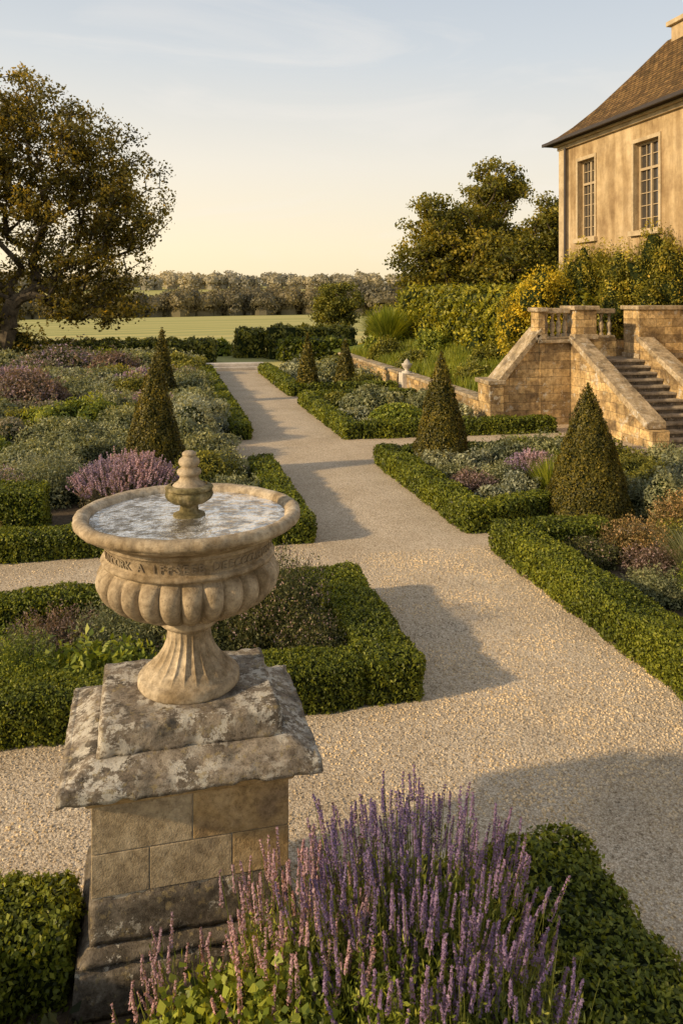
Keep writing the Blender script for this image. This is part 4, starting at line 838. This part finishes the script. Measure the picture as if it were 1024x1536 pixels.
tree('maple_tree', 18.2, 41.0, 0, 2.0, 0.3, [(0, 0, 4.2, 2.6, 2.0, 2.2, 2)], 160, 110, 0.095, TREER, clump_r=0.6)
tree('rounded_tree', 10.4, 47.0, -0.0, 1.3, 0.16, [(0, 0, 2.5, 1.4, 1.35, 1.3, 2), (0, 0, 1.5, 1.6, 1.4, 0.8, 1)], 130, 170, 0.07, OLIVE, clump_r=0.34)
for x, y, r, h, k in [(13.2, 46, 1.5, 2.2, IVY), (1.6, 41, 1.4, .8, OLIVE), (-0.6, 41, 1.5, .8, OLIVE), (2.8, 40.4, .7, .8, GREEN), (12.0, 38, 1.4, 2.0, OLIVE), (9, 45, 1.4, 1.1, OLIVE), (15, 39, 1.6, 2.4, OLIVE)]:
    mound('clipped_shrub', x, y, r, h, k, kk=0.0026)

def woodland(name, rows, mat, hmin, hmax, step, sz, cov=1.5, rf=(0.4, 0.62)):
    A = Acc()
    for (xa, ya, xb, yb) in rows:
        L = math.hypot(xb-xa, yb-ya); k = int(L/step)
        for i in range(k):
            f = (i+rng.random())/k; x = xa+(xb-xa)*f; y = ya+(yb-ya)*f+rng.normal()*5
            h = rng.uniform(hmin, hmax)*(1+0.08*math.sin(x*0.03)+0.05*math.sin(x*0.11)); r = h*rng.uniform(*rf); z = terr(x, y)
            mound_into(A, x, y, z+h*0.5, r, h*0.5, sz, cover=cov, lump=0.14, core=True, zmin=-0.95, spread=0.18, asp=0.7, cmi=0, ctint=0.4)
            A.add(spherequads((x, y, z), (r*0.8, r*0.8, h*0.5), 8, 3), 0.3, 0)
    return A.build(name, [mat])
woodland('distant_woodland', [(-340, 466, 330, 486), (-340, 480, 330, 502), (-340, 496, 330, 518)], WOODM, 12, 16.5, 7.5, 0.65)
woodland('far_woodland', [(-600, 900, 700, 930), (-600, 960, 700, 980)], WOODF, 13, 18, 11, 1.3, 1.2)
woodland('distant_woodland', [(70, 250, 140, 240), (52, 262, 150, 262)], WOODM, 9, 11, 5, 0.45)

# ------------------------------------------------------------------ sky, sun, camera
EL, AZ = math.radians(22), math.radians(-100)
sd = Vector((math.sin(AZ)*math.cos(EL), math.cos(AZ)*math.cos(EL), math.sin(EL)))
w = bpy.data.worlds.new('World'); scene.world = w; w.use_nodes = True; nt = w.node_tree; nt.nodes.clear(); L = nt.links
out = nt.nodes.new('ShaderNodeOutputWorld'); bg = nt.nodes.new('ShaderNodeBackground')
sky = nt.nodes.new('ShaderNodeTexSky'); sky.sky_type = 'NISHITA'; sky.sun_disc = False; sky.sun_elevation = EL; sky.sun_rotation = AZ; sky.air_density = 1.0; sky.dust_density = 2.5; sky.ozone_density = 1.2
tc = nt.nodes.new('ShaderNodeTexCoord')
mp = nt.nodes.new('ShaderNodeMapping'); mp.inputs['Scale'].default_value = (1.0, 1.0, 4.5); mp.inputs['Rotation'].default_value = (0.15, 0.1, 0.9); L.new(tc.outputs['Generated'], mp.inputs[0])
nz = nt.nodes.new('ShaderNodeTexNoise'); nz.inputs['Scale'].default_value = 2.4; nz.inputs['Detail'].default_value = 7; nz.inputs['Roughness'].default_value = 0.55; nz.inputs['Distortion'].default_value = 1.0
L.new(mp.outputs[0], nz.inputs['Vector'])
cr = ramp(nt, [(0.50, (0, 0, 0)), (0.82, (0.65, 0.65, 0.65))]); L.new(nz.outputs[0], cr.inputs[0])
sep = nt.nodes.new('ShaderNodeSeparateXYZ'); L.new(tc.outputs['Generated'], sep.inputs[0])
hz = ramp(nt, [(0.0, (0.94, 0.94, 0.94)), (0.2, (0.9, 0.9, 0.9)), (0.45, (0.85, 0.85, 0.85)), (0.9, (0.7, 0.7, 0.7))]); L.new(sep.outputs[2], hz.inputs[0])
hc = ramp(nt, [(0.0, (6.6, 5.4, 3.5)), (0.06, (6.7, 5.8, 4.2)), (0.16, (6.1, 5.7, 4.95)), (0.28, (4.7, 4.95, 5.1)), (0.42, (3.7, 4.15, 4.7)), (0.8, (3.1, 3.2, 3.4))]); L.new(sep.outputs[2], hc.inputs[0])
c1 = mixc(nt, hz.outputs[0], sky.outputs[0], hc.outputs[0])
dp = nt.nodes.new('ShaderNodeVectorMath'); dp.operation = 'DOT_PRODUCT'; L.new(tc.outputs['Generated'], dp.inputs[0]); dp.inputs[1].default_value = (math.sin(AZ), math.cos(AZ), 0.0)
ma = nt.nodes.new('ShaderNodeMath'); ma.operation = 'MULTIPLY_ADD'; L.new(dp.outputs['Value'], ma.inputs[0]); ma.inputs[1].default_value = 0.5; ma.inputs[2].default_value = 0.5
gf = ramp(nt, [(0.15, (0, 0, 0)), (0.5, (1.2, 0.85, 0.3)), (1.0, (3.0, 2.3, 1.2))]); L.new(ma.outputs[0], gf.inputs[0])
gz = ramp(nt, [(0.0, (1, 1, 1)), (0.14, (0.6, 0.6, 0.6)), (0.35, (0.12, 0.12, 0.12)), (0.6, (0, 0, 0))]); L.new(sep.outputs[2], gz.inputs[0])
g2 = mixc(nt, 1.0, gf.outputs[0], gz.outputs[0], 'MULTIPLY')
c1 = mixc(nt, 1.0, c1, g2, 'ADD')
c2 = mixc(nt, cr.outputs[0], c1, (6.4, 6.0, 5.5))
L.new(c2, bg.inputs[0]); bg.inputs[1].default_value = 0.15; L.new(bg.outputs[0], out.inputs[0])

sl = bpy.data.lights.new('sun', 'SUN'); sl.energy = 4.9; sl.angle = math.radians(2.0); sl.color = (1.0, 0.75, 0.44)
so = bpy.data.objects.new('sun', sl); scene.collection.objects.link(so); so.rotation_euler = (-sd).to_track_quat('-Z', 'Y').to_euler()

cam = bpy.data.cameras.new('camera'); co = bpy.data.objects.new('camera', cam); scene.collection.objects.link(co)
co.location = (0, 0, 3.0); co.rotation_euler = (PI/2, 0, -math.radians(12.63))
cam.sensor_fit = 'HORIZONTAL'; cam.sensor_width = 36; cam.lens = 42.19; cam.shift_y = -325/1024; cam.clip_end = 9000; cam.clip_start = 0.05
scene.camera = co
scene.view_settings.view_transform = 'Standard'; scene.view_settings.look = 'None'; scene.view_settings.exposure = 0
print('polys', sum(len(m.polygons) for m in bpy.data.meshes))
